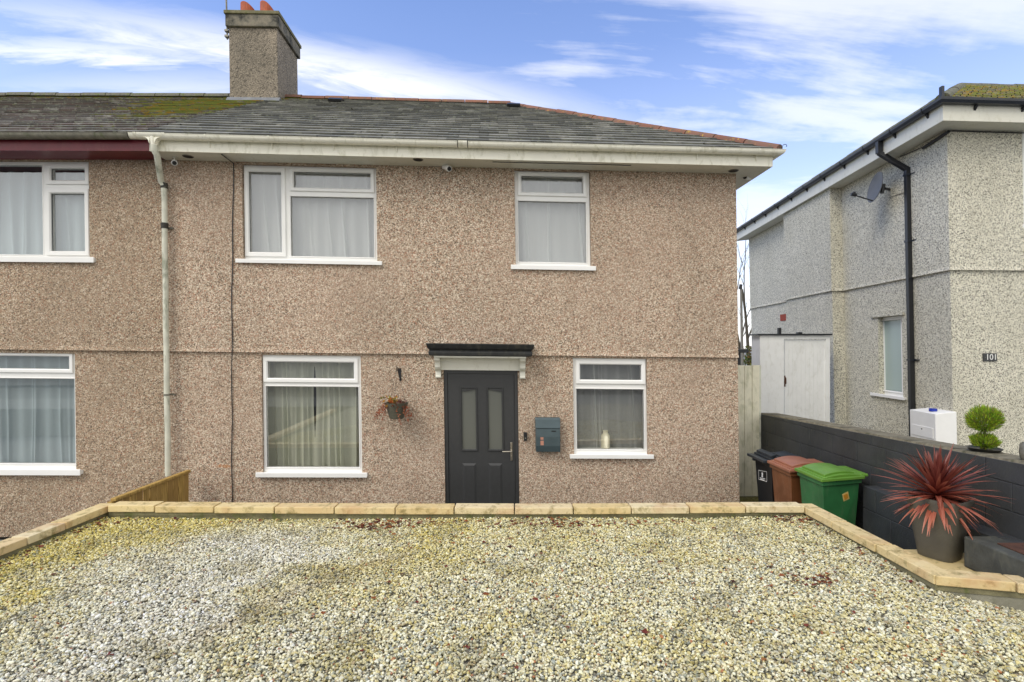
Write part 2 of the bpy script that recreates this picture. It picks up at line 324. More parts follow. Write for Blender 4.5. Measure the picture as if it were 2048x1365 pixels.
class MB:
    def __init__(s, fr=WD): s.fr = fr; s.v = []; s.f = []; s.a = []; s.m = []
    def add(s, pts, faces, rnd=0., moss=0.):
        o = len(s.v)
        for p in pts: s.v.append(s.fr.P(*p)); s.a.append(rnd); s.m.append(moss)
        for f in faces: s.f.append([i + o for i in f])
    def box(s, u0, u1, w0, w1, v0, v1, rnd=0., moss=0.):
        p = [(u, w, v) for v in (v0, v1) for w in (w0, w1) for u in (u0, u1)]
        s.add(p, [(0, 2, 3, 1), (4, 5, 7, 6), (0, 1, 5, 4), (2, 6, 7, 3), (0, 4, 6, 2), (1, 3, 7, 5)], rnd, moss)
    def quad(s, a, b, c, d, **k): s.add([a, b, c, d], [(0, 1, 2, 3)], **k)
    def holed(s, u0, u1, v0, v1, w, holes, depth):
        us = sorted({u0, u1, *[h[0] for h in holes], *[h[1] for h in holes]}); us = [x for x in us if u0 <= x <= u1]
        vs = sorted({v0, v1, *[h[2] for h in holes], *[h[3] for h in holes]}); vs = [x for x in vs if v0 <= x <= v1]
        for i in range(len(us) - 1):
            for j in range(len(vs) - 1):
                cu = (us[i] + us[i + 1]) / 2; cv = (vs[j] + vs[j + 1]) / 2
                if any(h[0] < cu < h[1] and h[2] < cv < h[3] for h in holes): continue
                s.quad((us[i], w, vs[j]), (us[i + 1], w, vs[j]), (us[i + 1], w, vs[j + 1]), (us[i], w, vs[j + 1]))
        for h in holes:
            a, b, c, d = h[:4]; w2 = w - depth
            s.quad((a, w, c), (a, w2, c), (a, w2, d), (a, w, d)); s.quad((b, w, c), (b, w, d), (b, w2, d), (b, w2, c))
            s.quad((a, w, c), (b, w, c), (b, w2, c), (a, w2, c)); s.quad((a, w, d), (a, w2, d), (b, w2, d), (b, w, d))
    def slab(s, u0, u1, v0, v1, w, holes, depth):
        s.holed(u0, u1, v0, v1, w, holes, depth)
        w2 = w - depth
        for (p, q) in (((u0, v0), (u1, v0)), ((u1, v0), (u1, v1)), ((u1, v1), (u0, v1)), ((u0, v1), (u0, v0))):
            s.quad((p[0], w, p[1]), (p[0], w2, p[1]), (q[0], w2, q[1]), (q[0], w, q[1]))
    def ring(s, r, t, w, d):          # rectangular moulding round r=(u0,u1,v0,v1), width t, with a mitred bevel to the pane
        u0, u1, v0, v1 = r; w2 = w - d; b = min(.014, t * .4)
        lv = [((u0 - t, u1 + t, v0 - t, v1 + t), w2), ((u0 - t, u1 + t, v0 - t, v1 + t), w - .004), ((u0 - t + .004, u1 + t - .004, v0 - t + .004, v1 + t - .004), w), ((u0 - b, u1 + b, v0 - b, v1 + b), w), ((u0, u1, v0, v1), w - b), ((u0, u1, v0, v1), w2)]
        pts = []
        for (a, c, e, f), ww in lv: pts += [(a, ww, e), (c, ww, e), (c, ww, f), (a, ww, f)]
        fs = []
        for k in range(len(lv) - 1):
            for i in range(4):
                j = (i + 1) % 4; fs.append((4 * k + i, 4 * k + j, 4 * k + 4 + j, 4 * k + 4 + i))
        s.add(pts, fs)
    def tube(s, path, r, n=10, cap=True, rnd=0.):
        pts = [Vector(p) for p in path]; rr = r if isinstance(r, (list, tuple)) else [r] * len(pts)
        rings = []; prev = None
        for i, p in enumerate(pts):
            d = (pts[min(i + 1, len(pts) - 1)] - pts[max(i - 1, 0)]).normalized()
            if prev is None:
                a = Vector((0, 0, 1)) if abs(d.z) < .9 else Vector((1, 0, 0)); x = d.cross(a).normalized()
            else: x = (prev - d * prev.dot(d)).normalized()
            prev = x; y = d.cross(x)
            rings.append([tuple(p + (x * math.cos(2 * math.pi * k / n) + y * math.sin(2 * math.pi * k / n)) * rr[i]) for k in range(n)])
        P = [q for g in rings for q in g]; fs = []
        for i in range(len(rings) - 1):
            for k in range(n):
                k2 = (k + 1) % n; fs.append((i * n + k, i * n + k2, (i + 1) * n + k2, (i + 1) * n + k))
        if cap: fs += [tuple(range(n)), tuple(range((len(rings) - 1) * n, len(rings) * n))]
        s.add(P, fs, rnd)
    def prism(s, prof, u0, u1, cap=True, rnd=0.):    # prof: list of (w,v), extruded along u
        n = len(prof); s.add([(u0, *p) for p in prof] + [(u1, *p) for p in prof],
                             [(i, (i + 1) % n, n + (i + 1) % n, n + i) for i in range(n)] + ([tuple(range(n)), tuple(range(n, 2 * n))] if cap else []), rnd)
    def plan(s, poly, z0, z1, lean=0.):                # vertical prism over a plan polygon
        n = len(poly); s.add([(x - lean * (z0 - CZ), y, z0) for x, y in poly] + [(x - lean * (z1 - CZ), y, z1) for x, y in poly],
                             [(i, (i + 1) % n, n + (i + 1) % n, n + i) for i in range(n)] + [tuple(range(n)), tuple(range(n, 2 * n))])
    def lathe(s, prof, c, n=20):
        P = []; fs = []
        for (r, z) in prof:
            for k in range(n):
                a = 2 * math.pi * k / n; P.append((c[0] + r * math.cos(a), c[1] + r * math.sin(a), c[2] + z))
        for i in range(len(prof) - 1):
            for k in range(n):
                k2 = (k + 1) % n; fs.append((i * n + k, i * n + k2, (i + 1) * n + k2, (i + 1) * n + k))
        fs += [tuple(range(n)), tuple(range((len(prof) - 1) * n, len(prof) * n))]
        s.add(P, fs)
    def build(s, name, mat, parent=None, smooth=False, bev=0., cols=None):
        root = parent
        while root is not None and root.parent is not None: root = root.parent
        o0 = Vector(root['_o']) if root is not None and '_o' in root else Vector((0, 0, 0))
        if root is None:
            a = np.array(s.v); o0 = Vector(((a[:, 0].min() + a[:, 0].max()) / 2, (a[:, 1].min() + a[:, 1].max()) / 2, a[:, 2].min()))
        me = bpy.data.meshes.new(name); me.from_pydata([tuple(Vector(p) - o0) for p in s.v], [], s.f)
        at = me.attributes.new('rnd', 'FLOAT', 'POINT'); at.data.foreach_set('value', s.a)
        at = me.attributes.new('moss', 'FLOAT', 'POINT'); at.data.foreach_set('value', s.m)
        if cols is not None:
            at = me.attributes.new('col', 'FLOAT_COLOR', 'POINT'); at.data.foreach_set('color', np.array(cols, np.float32).ravel())
        me.materials.append(M[mat] if isinstance(mat, str) else mat)
        import bmesh
        bm = bmesh.new(); bm.from_mesh(me)
        if smooth is not None and len(bm.faces) < 60000 and s.fr is not None: bmesh.ops.recalc_face_normals(bm, faces=bm.faces)
        bm.to_mesh(me); bm.free()
        if smooth:
            for p in me.polygons: p.use_smooth = True
            try: me.set_sharp_from_angle(angle=math.radians(40))
            except Exception: pass
        o = bpy.data.objects.new(name, me); COL.objects.link(o)
        if parent is not None: o.parent = parent
        else: o.location = o0
        if bev:
            bm_ = o.modifiers.new('bevel', 'BEVEL'); bm_.width = bev; bm_.segments = 2; bm_.limit_method = 'ANGLE'; bm_.angle_limit = math.radians(40)
            wd = o.modifiers.new('weld', 'WELD'); wd.merge_threshold = .0001
            o.modifiers.move(1, 0)
        return o
def tag(o, label=None, cat=None, group=None, kind=None):
    if label: o['label'] = label
    if cat: o['category'] = cat
    if group: o['group'] = group
    if kind: o['kind'] = kind
    return o
def thing(name, loc, label, cat, group=None):
    o = bpy.data.objects.new(name, None); o.empty_display_size = .1; COL.objects.link(o); o.location = loc
    o['_o'] = [float(x) for x in loc]; return tag(o, label, cat, group)

# ================================================================== camera, world, light
cam = bpy.data.cameras.new('camera'); co = bpy.data.objects.new('camera', cam); COL.objects.link(co); SC.camera = co
co.location = (0, 0, CZ); co.rotation_euler = (math.pi / 2, 0, 0)
cam.sensor_width = 36; cam.lens = 36 * F / 2048; cam.shift_y = (HY - 682.5) / 2048; cam.clip_end = 3000; cam.clip_start = .05
W = bpy.data.worlds.new('World'); SC.world = W; W.use_nodes = True; nt = W.node_tree; nt.nodes.clear()
SUN_EL, SUN_AZ = math.radians(48), math.radians(228)      # azimuth of the sun, clockwise from +Y : behind the camera, to the left
sky = N(nt, 'ShaderNodeTexSky', sky_type='NISHITA', sun_disc=False); sky.sun_elevation = SUN_EL; sky.sun_rotation = SUN_AZ
sky.air_density = 1.0; sky.dust_density = .6; sky.ozone_density = 3.0
tc = N(nt, 'ShaderNodeTexCoord'); sep = N(nt, 'ShaderNodeSeparateXYZ'); nt.links.new(tc.outputs['Generated'], sep.inputs[0])
def mth(op, a, b=None, c=None, clamp=False):
    n = N(nt, 'ShaderNodeMath', operation=op, use_clamp=clamp)
    for i, x in enumerate((a, b, c)):
        if x is None: continue
        if hasattr(x, 'is_output'): nt.links.new(x, n.inputs[i])
        else: n.inputs[i].default_value = x
    return n.outputs[0]
zc = mth('MAXIMUM', sep.outputs[2], 0.0); den = mth('ADD', zc, .22)
pxx = mth('DIVIDE', sep.outputs[0], den); pyy = mth('DIVIDE', sep.outputs[1], den)
cmb = N(nt, 'ShaderNodeCombineXYZ'); nt.links.new(pxx, cmb.inputs[0]); nt.links.new(pyy, cmb.inputs[1])
mp = N(nt, 'ShaderNodeMapping'); mp.inputs['Rotation'].default_value = (0, 0, math.radians(-30)); mp.inputs['Scale'].default_value = (.55, 1.9, 1); mp.inputs['Location'].default_value = (0.4, 6.6, 0)
nt.links.new(cmb.outputs[0], mp.inputs[0])
c1 = noise_t(nt, mp.outputs[0], 1.15, 9, .60, .7); c2 = noise_t(nt, cmb.outputs[0], 1.0, 7, .58, .3)
# more cloud towards the right hand side and the horizon
low = mth('MULTIPLY', mth('SUBTRACT', .55, zc), .22)
back = mth('MULTIPLY', mth('MAXIMUM', mth('MULTIPLY', sep.outputs[1], -1.0), 0.0), .6)  # extra unseen cloud behind the camera, added to whiten the light
right = mth('ADD', mth('MULTIPLY_ADD', mth('MINIMUM', mth('DIVIDE', sep.outputs[0], mth('MAXIMUM', mth('ABSOLUTE', sep.outputs[1]), .2)), 1.2), .080, -.004), back)
m1 = mth('ADD', mth('ADD', mth('MULTIPLY', c1.outputs[0], .62), mth('MULTIPLY', c2.outputs[0], .38)), mth('ADD', right, low))
cov = ramp(nt, m1, [(.47, (0, 0, 0)), (.60, (.55, .55, .55)), (.76, (.97, .97, .97))]); cov.color_ramp.interpolation = 'EASE'
hz = ramp(nt, zc, [(0, (.9, .9, .9)), (.12, (.6, .6, .6)), (.30, (.24, .24, .24)), (.5, (.06, .06, .06)), (.7, (0, 0, 0))])
# two long cirrus streaks
yy_ = mth('MAXIMUM', sep.outputs[1], .15); aa = mth('DIVIDE', sep.outputs[0], yy_); ee = mth('DIVIDE', sep.outputs[2], yy_)
def streak(a0, e0, slope, wid, la, lc, amt, sc):
    cv = N(nt, 'ShaderNodeCombineXYZ'); along = mth('SUBTRACT', aa, a0); off = mth('SUBTRACT', ee, mth('MULTIPLY_ADD', along, slope, e0))
    nt.links.new(mth('MULTIPLY', along, 1.6), cv.inputs[0]); nt.links.new(mth('MULTIPLY', off, sc), cv.inputs[1])
    nz = noise_t(nt, cv.outputs[0], 3.2, 8, .62, .5)
    o2 = mth('ADD', off, mth('MULTIPLY_ADD', nz.outputs[0], .10, -.05)); g_ = mth('DIVIDE', o2, wid); gg = mth('POWER', 2.718, mth('MULTIPLY', mth('MULTIPLY', g_, g_), -1.0))
    l_ = mth('DIVIDE', mth('SUBTRACT', aa, lc), la); ll = mth('POWER', 2.718, mth('MULTIPLY', mth('MULTIPLY', l_, l_), -1.0))
    return mth('MULTIPLY', mth('MULTIPLY', mth('MULTIPLY', gg, ll), mth('MULTIPLY_ADD', nz.outputs[0], 1.7, -.05)), amt)
st = mth('MAXIMUM', streak(-.80, .63, -.185, .045, .60, -.40, .85, 9), streak(-.80, .575, -.03, .028, .42, -.85, .75, 12))
st = mth('MAXIMUM', st, streak(-.5, .50, -.02, .05, .5, -.6, .5, 9))
covf = mth('MINIMUM', mth('MAXIMUM', mth('MAXIMUM', cov.outputs[0], hz.outputs[0]), st), .97)
tint = mix(nt, 1.0, sky.outputs[0], (1.22, 1.30, 1.60), 'MULTIPLY')
SKY_STR = .12
skyc = mix(nt, covf, tint, (8.0, 7.85, 7.55))
bg = N(nt, 'ShaderNodeBackground'); nt.links.new(skyc, bg.inputs[0]); bg.inputs[1].default_value = SKY_STR
wo = N(nt, 'ShaderNodeOutputWorld'); nt.links.new(bg.outputs[0], wo.inputs[0])
sl = bpy.data.lights.new('sun', 'SUN'); sl.energy = 1.5; sl.angle = math.radians(30); sl.color = (1, .93, .80)
so = bpy.data.objects.new('sun', sl); COL.objects.link(so)
d = Vector((math.sin(SUN_AZ) * math.cos(SUN_EL), math.cos(SUN_AZ) * math.cos(SUN_EL), math.sin(SUN_EL)))
so.rotation_euler = d.to_track_quat('Z', 'Y').to_euler(); so.location = (0, -5, 12)
SC.view_settings.view_transform = 'Standard'; SC.view_settings.look = 'None'; SC.view_settings.exposure = .52; SC.view_settings.gamma = 1
SC.cycles.max_bounces = 7; SC.cycles.transparent_max_bounces = 12; SC.cycles.caustics_reflective = False; SC.cycles.caustics_refractive = False
try: SC.cycles.use_denoising = True
except Exception: pass

# ================================================================== ground
PATH_Z = -.76
g = MB(); g.quad((-400, -400, PATH_Z - .02), (400, -400, PATH_Z - .02), (400, 600, PATH_Z - .02), (-400, 600, PATH_Z - .02))
tag(g.build('ground', 'pavement', smooth=None), kind='structure')
g = MB(); g.box(-60, 60, -4.4, -1.4, PATH_Z, 0.0); tag(g.build('pavement', 'pavement'), kind='structure')
g = MB(); g.box(-60, 60, -11, -4.4, PATH_Z, -.11); tag(g.build('road', 'asphalt'), kind='structure')
g = MB(); g.box(-60, 60, -60, -11, PATH_Z, .0); tag(g.build('far_pavement', 'pavement'), kind='structure')
g = MB(); g.box(-4.16, 3.3, 5.22, 6.9, PATH_Z - .01, PATH_Z + .012); tag(g.build('path', 'pavement'), kind='structure')
# bed of the drive
g = MB(); bxs = [-4.06 + i * (2.93 + 4.06) / 24 for i in range(25)] + [3.2, 3.6, 4.1, 4.6]
def gz0(x, y): return .035 * min(1, max(0, x - 1.7)) * min(1, max(0, (y - 3.5) * 1.5)) - .17 * max(0, x - 2.93) * min(1, max(0, (y - 2.6) / .5)) * (y < 3.6) + .012 * math.sin(x * 1.3 + 1) * math.sin(y * 1.7)
for xa_, xb_ in zip(bxs, bxs[1:]):
    n_ = 24
    for j in range(n_):
        def yy(x, j): top = 5.08 if x <= 2.935 and xb_ <= 2.935 else 3.56 - (x - 2.92) * .24; return -1.4 + (top + 1.4) * j / n_
        q_ = [(xa_, yy(xa_, j)), (xb_, yy(xb_, j)), (xb_, yy(xb_, j + 1)), (xa_, yy(xa_, j + 1))]
        g.add([(x, y, gz0(x, y) - .007) for x, y in q_], [(0, 1, 2, 3)])
tag(g.build('driveway', 'bed'), kind='structure')

def gz(x, y):       # height of the gravel surface
    return .035 * min(1, max(0, x - 1.7)) * min(1, max(0, (y - 3.5) * 1.5)) - .17 * max(0, x - 2.93) * min(1, max(0, (y - 2.6) / .5)) * (y < 3.6) + .012 * math.sin(x * 1.3 + 1) * math.sin(y * 1.7)

# loose stones
def make_gravel():
    phi = (1 + 5 ** .5) / 2
    ico = np.array([(-1, phi, 0), (1, phi, 0), (-1, -phi, 0), (1, -phi, 0), (0, -1, phi), (0, 1, phi), (0, -1, -phi), (0, 1, -phi), (phi, 0, -1), (phi, 0, 1), (-phi, 0, -1), (-phi, 0, 1)], float)
    ico /= np.linalg.norm(ico[0])
    fc = np.array([(0, 11, 5), (0, 5, 1), (0, 1, 7), (0, 7, 10), (0, 10, 11), (1, 5, 9), (5, 11, 4), (11, 10, 2), (10, 7, 6), (7, 1, 8), (3, 9, 4), (3, 4, 2), (3, 2, 6), (3, 6, 8), (3, 8, 9), (4, 9, 5), (2, 4, 11), (6, 2, 10), (8, 6, 7), (9, 8, 1)])
    n0 = 175000
    x = rng.uniform(-4.05, 4.2, n0); y = rng.uniform(2.0, 5.06, n0)
    ok = (x > -4.06) & ((x < 2.92) | ((y < 3.56 - (x - 2.92) * .24))) & (np.abs(x) < y * 1.06 + .6)
    x, y = x[ok], y[ok]; n = len(x)
    z = .035 * np.clip(x - 1.7, 0, 1) * np.clip((y - 3.5) * 1.5, 0, 1) - .17 * np.maximum(0, x - 2.93) * np.clip((y - 2.6) / .5, 0, 1) * (y < 3.6) + .012 * np.sin(x * 1.3 + 1) * np.sin(y * 1.7)
    r = rng.uniform(.0050, .0100, n) * np.where(rng.random(n) < .06, 1.45, 1)
    sc = np.stack([r * rng.uniform(.9, 1.5, n), r * rng.uniform(.75, 1.1, n), r * rng.uniform(.5, .9, n)], 1)
    V = ico[None] * (1 + rng.uniform(-.24, .24, (n, 12, 1))) * sc[:, None, :]
    a = rng.uniform(0, 2 * np.pi, n); t = rng.normal(0, .45, n); t2 = rng.normal(0, .45, n)
    ca, sa = np.cos(a)[:, None], np.sin(a)[:, None]
    ct, st = np.cos(t)[:, None], np.sin(t)[:, None]; c2, s2 = np.cos(t2)[:, None], np.sin(t2)[:, None]
    X, Y, Z = V[..., 0], V[..., 1], V[..., 2]
    Y, Z = Y * ct - Z * st, Y * st + Z * ct
    X, Z = X * c2 + Z * s2, -X * s2 + Z * c2
    X, Y = X * ca - Y * sa, X * sa + Y * ca
    V = np.stack([X + x[:, None], Y + y[:, None], Z + (z + rng.uniform(-.004, .014, n))[:, None]], -1)
    pal = np.array([(.80, .77, .62), (.70, .67, .52), (.86, .84, .74), (.64, .58, .33), (.56, .49, .24), (.46, .48, .43), (.33, .36, .34), (.44, .36, .24), (.40, .17, .09), (.52, .48, .33), (.2, .2, .16)])
    pr = np.array([.20, .17, .13, .13, .07, .08, .05, .06, .012, .088, .03]); pr /= pr.sum()
    col = pal[rng.choice(len(pal), n, p=pr)] * rng.uniform(.85, 1.12, (n, 1))
    # algae along the left kerb, below the rear kerb, faint wheel tracks washed white
    nz = np.array([noise.fractal(Vector((xx * 1.1, yy * 1.5, 3)), .7, 2.0, 4) for xx, yy in zip(x, y)])
    nz2 = np.array([noise.fractal(Vector((xx * 2.7 + 9, yy * 2.7, 7)), .7, 2.0, 3) for xx, yy in zip(x, y)])
    def sm(e0, e1, q): q = np.clip((q - e0) / (e1 - e0), 0, 1); return q * q * (3 - 2 * q)
    al = sm(-2.5, -3.6, x + nz * .8 + (y - 4.2) * -.9) * 1.0
    al = np.maximum(al, sm(4.35, 4.95, y + nz * .6) * sm(.5, -2.5, x) * .6)
    al = np.maximum(al, .75 * np.exp(-((x + .9 - (y - 4) * .35 + nz * .5) / .42) ** 2) * sm(3.0, 4.3, y))
    al = np.maximum(al, .13 + .30 * sm(-.1, .6, nz + nz2 * .4)); al = np.maximum(al, .42 * sm(3.6, 5.0, y + nz * .5) * sm(-1.9, -.9, x))
    wash = np.exp(-((x + 2.2 + nz * .6 + nz2 * .35) / .80) ** 2) * sm(5.15, 4.4, y) * (1 - .35 * sm(-.2, .5, nz2))
    wash2 = .0 * x
    wl = np.clip(np.maximum(wash, wash2), 0, 1)[:, None]
    al = np.clip(al * rng.uniform(.25, 1.5, n), 0, 1); wl = np.clip(wl * rng.uniform(.35, 1.35, (n, 1)), 0, 1)
    al = (al * (1 - .85 * np.clip(np.maximum(wash, wash2), 0, 1)))[:, None]
    col = col * (1 - al) + (col * np.array([.90, .80, .34]) * .93 + np.array([.04, .035, 0])) * al
    gr = col.mean(1, keepdims=True); col = col * (1 - .75 * wl) + (gr * np.array([1.13, 1.09, 1.03]) + .08) * .75 * wl
    br = (.5 * np.exp(-((x + 1.45 - (y - 3.5) * .8 + nz * .15) / .13) ** 2) * sm(2.7, 3.1, y) * sm(4.5, 4.0, y))[:, None] * rng.uniform(.2, 1.3, (n, 1)); col = col * (1 - br) + np.array([.30, .23, .11]) * br
    damp = sm(.15, .5, nz2)[:, None] * .22; col = col * (1 - damp)
    edge = (sm(2.6, 2.9, x) * (y > 3.4))[:, None] * .2; col = col * (1 - edge)
    col = col * np.array([1.10, 1.09, .99]); col = np.clip(col, .01, .9)
    me = bpy.data.meshes.new('gravel'); me.vertices.add(n * 12); me.vertices.foreach_set('co', V.astype(np.float32).ravel())
    FF = (fc[None] + (np.arange(n) * 12)[:, None, None]).astype(np.int32)
    me.loops.add(n * 60); me.loops.foreach_set('vertex_index', FF.ravel())
    me.polygons.add(n * 20); me.polygons.foreach_set('loop_start', np.arange(0, n * 60, 3, dtype=np.int32))
    me.update(calc_edges=True)
    at = me.attributes.new('col', 'FLOAT_COLOR', 'POINT')
    cc = np.concatenate([np.repeat(col, 12, 0), np.ones((n * 12, 1))], 1); at.data.foreach_set('color', cc.astype(np.float32).ravel())
    me.materials.append(M['stone'])
    sm_ = (rng.random(n) < .0).repeat(20); me.polygons.foreach_set('use_smooth', sm_)
    o = bpy.data.objects.new('gravel', me); COL.objects.link(o)
    tag(o, 'pale cream and grey loose gravel covering the drive', 'gravel', kind='stuff')
make_gravel()

# fallen leaves
def leaf_litter():
    mb = MB(); cols = []
    def leaf(x, y, s, c):
        a = R.uniform(0, 6.28); zz = gz(x, y) + R.uniform(.012, .022); n = 7; P = [(x, y, zz + s * .1)]
        for k in range(n):
            t = a + 2 * math.pi * k / n; r = s * (1 if k % 2 else .62) * R.uniform(.7, 1.1)
            P.append((x + r * math.cos(t), y + r * math.sin(t) * .8, zz + R.uniform(-.004, .010)))
        mb.add(P, [(0, 1 + k, 1 + (k + 1) % n) for k in range(n)]); cols.extend([(*c, 1)] * (n + 1))
    pal = [(.16, .03, .018), (.10, .022, .018), (.26, .075, .02), (.20, .05, .03), (.30, .12, .035), (.07, .025, .015)]
    for cx, cy, sx, sy, k in [(-1.32, 4.88, .17, .08, 90), (-.95, 4.92, .3, .05, 55), (.2, 4.90, .5, .07, 50), (.5, 4.84, .1, .06, 26), (.95, 4.88, .3, .06, 26), (2.7, 4.95, .12, .05, 36), (2.86, 4.7, .03, .2, 10), (-3.85, 4.85, .08, .12, 10), (-3.7, 4.98, .3, .04, 10), (-3.96, 4.3, .03, .35, 16),
                              (2.15, 3.72, .14, .07, 40), (-.5, 4.3, .9, .4, 34), (1.2, 4.0, 1.0, .5, 30), (0, 3.2, 1.6, .5, 30), (-2.5, 4.95, .4, .04, 10), (1.9, 4.95, .6, .04, 12), (2.84, 4.1, .03, .3, 6)]:
        for _ in range(k):
            x = R.gauss(cx, sx); y = min(5.03, R.gauss(cy, sy)); x = max(-4.02, x)
            if x > 2.88 and y > 3.4: x = 2.88
            leaf(x, y, R.uniform(.012, .034), R.choice(pal))
    o = mb.build('leaf_litter', 'leaf', smooth=None, cols=cols)
    tag(o, 'scattered dark red fallen leaves on the gravel', 'leaves', kind='stuff')
leaf_litter()
def weeds():
    mb = MB(); cols = []
    for cx, cy, k, s in [(-2.45, 4.28, 26, .05), (-2.2, 4.98, 18, .07), (1.35, 5.0, 26, .08), (1.9, 5.0, 26, .12), (2.45, 4.99, 14, .1), (-3.0, 5.0, 16, .2)]:
        for _ in range(k):
            x = cx + R.gauss(0, s); y = min(5.03, cy + R.gauss(0, .02)); z = gz(x, y); h = R.uniform(.015, .035); a = R.uniform(0, 6.28); b = .004
            mb.add([(x - b, y, z), (x + b, y, z), (x + math.cos(a) * h * .6, y + math.sin(a) * h * .3, z + h)], [(0, 1, 2)]); cols.extend([(.10, .20, .03, 1)] * 3)
    tag(mb.build('weeds', 'leaf', smooth=None, cols=cols), 'tiny green weeds sprouting at the gravel edge', 'weeds', kind='stuff')
weeds()

# ================================================================== edging walls with sandstone coping
def coping_wall(name, label, line, cuts, inner_left, base_z=PATH_Z, ztop=.12, zoff=lambda x: 0, face='concrete', dep=.15):
    """line: two plan points (gravel-side top edge); cuts: distances of joints; the stone lies to the outer side."""
    a, b = Vector(line[0]), Vector(line[1]); d = (b - a); L = d.length; d.normalize(); n = Vector((d.y, -d.x)) * (1 if inner_left else -1)
    root = thing(name, (a.x, a.y, base_z), label, 'kerb')
    def quadbox(mb, s0, s1, o0, o1, z0, z1, dz0=0, dz1=0):
        P = []
        for z, o in ((z0, o0), (z0, o1), (z1, o0), (z1, o1)):
            for s, dz in ((s0, dz0), (s1, dz1)):
                q = a + d * s + n * o; P.append((q.x, q.y, z + dz))
        mb.add(P, [(0, 1, 3, 2), (4, 6, 7, 5), (0, 4, 5, 1), (2, 3, 7, 6), (0, 2, 6, 4), (1, 5, 7, 3)])
    mb = MB(); quadbox(mb, 0, L, .022, dep - .022, base_z, ztop - .065 - .004 - .03); mb.build('concrete_base', face, root)
    mb = MB(); quadbox(mb, .004, L - .004, .016, dep - .016, ztop - .105, ztop - .064)
    mb.build('mortar_bed', 'concrete', root)
    for i in range(len(cuts) - 1):
        mb = MB(); s0, s1 = cuts[i] + .0055, cuts[i + 1] - .0055
        jo = R.uniform(-.004, .004); q = a + d * (s0 + s1) / 2
        quadbox(mb, s0, s1, jo, dep + jo, ztop - .065 + zoff(q.x), ztop + zoff(q.x), R.uniform(-.002, .002), R.uniform(-.002, .002))
        mb.build('coping_stone', 'coping', root, bev=.006)
    return root
Yr = 5.04
px_j = [214, 308, 427, 548, 668, 790, 908, 1029, 1147, 1263, 1380, 1492]
xs = [(p - CX) / F * Yr for p in px_j]; x0 = xs[0]
sag = lambda x: -.024 * max(0, 1 - ((x + .3) / 3.6) ** 2)
coping_wall('rear_kerb', 'long sandstone topped kerb between the gravel and the pebbledashed house', ((x0, Yr), (2.885, Yr)), [0] + [x - x0 for x in xs[1:]] + [2.885 - x0], False, zoff=sag, ztop=.142)
yl = 5.04 + .15
coping_wall('left_kerb', 'orange tinted sandstone kerb running down the left side of the gravel', ((-4.02, yl), (-4.05, .2)), [0, .57, .93, 1.36, 1.8, 2.25, 2.7, 3.2, 3.7, 4.2, yl - .2], True)
coping_wall('right_kerb', 'sandstone kerb on the right of the gravel beside the wheelie bins', ((2.89, Yr + .15), (2.92, 3.54)), [0, .545, 1.09, 1.648], False)
rr_ = coping_wall('return_kerb', 'short pinkish sandstone kerb stepping out to the right of the potted plant', ((2.925, 3.535), (4.35, 3.20)), [0, .47, 1.0, 1.46], False, zoff=lambda x: -.0, face='retain')

# paved slab platform, dark block with cover, step wall and tall garden wall
mb = MB(); mb.plan([(3.045, 3.66), (3.74, 3.53), (3.74, 4.31), (3.045, 4.31)], PATH_Z, .0); tag(mb.build('paved_landing', 'slab', bev=.004), 'yellow sandstone landing under the taupe planter', 'paving', )
mb = MB(); mb.plan([(3.755, 3.45), (4.4, 3.45), (4.4, 5.55), (3.775, 5.55)], PATH_Z, CZ - 1.465)
t = thing('step_wall', (3.9, 5, PATH_Z), 'low dark grey block wall at the foot of the tall garden wall', 'wall')
def course_wall(root, name, x_of, y0, y1, thick, zb, ztop_of, ch=.225, bl=.45, mat='wallpaint'):
    mb = MB(); z = zb; k = 0; zmax = max(ztop_of(y0), ztop_of(y1))
    while z < zmax - .02:
        y = y0 - (bl / 2 if k % 2 else 0)
        while y < y1:
            ya, yb = max(y, y0), min(y + bl, y1); y += bl
            if yb - ya < .02: continue
            zt0 = min(z + ch, ztop_of(ya)); zt1 = min(z + ch, ztop_of(yb)); j = R.uniform(-.0022, .0022); e = .004
            if zt0 - z < .02: continue
            P = [(x_of(ya) + j, ya + e, z + e), (x_of(yb) + j, yb - e, z + e), (x_of(yb) + j, yb - e, zt1 - e), (x_of(ya) + j, ya + e, zt0 - e)]
            Q = [(p[0] + thick, p[1], p[2]) for p in P]
            mb.add(P + Q, [(0, 1, 2, 3), (4, 7, 6, 5), (0, 4, 5, 1), (1, 5, 6, 2), (2, 6, 7, 3), (3, 7, 4, 0)])
        z += ch; k += 1
    o = mb.build(name, mat, root, bev=.004)
    mb = MB(); P = [(x_of(y) + i, y, z_) for i in (.006, thick - .006) for (y, z_) in ((y0 + .01, zb), (y1 - .01, zb), (y1 - .01, ztop_of(y1) - .02), (y0 + .01, ztop_of(y0) - .02))]
    mb.add(P, [(0, 1, 2, 3), (4, 7, 6, 5), (0, 4, 5, 1), (1, 5, 6, 2), (2, 6, 7, 3), (3, 7, 4, 0)]); mb.build('joints', mat, root)
course_wall(t, 'blocks', lambda y: 3.755 + .012 * (y - 3.4), 3.3, 5.52, .24, PATH_Z, lambda y: CZ - 1.465 - .01 * (y - 3.5), .245)
t = thing('garden_wall', (4, 6, PATH_Z), 'tall charcoal painted concrete block wall behind the wheelie bins', 'wall')
XW = lambda y: 3.93 - .004 * (y - 4)
ZW = lambda y: CZ - (.895 + (1.05 - .895) * (y - 3.9) / (8.1 - 3.9))
course_wall(t, 'blocks', XW, 2.9, 8.08, .28, PATH_Z + .04, ZW)
mb = MB()
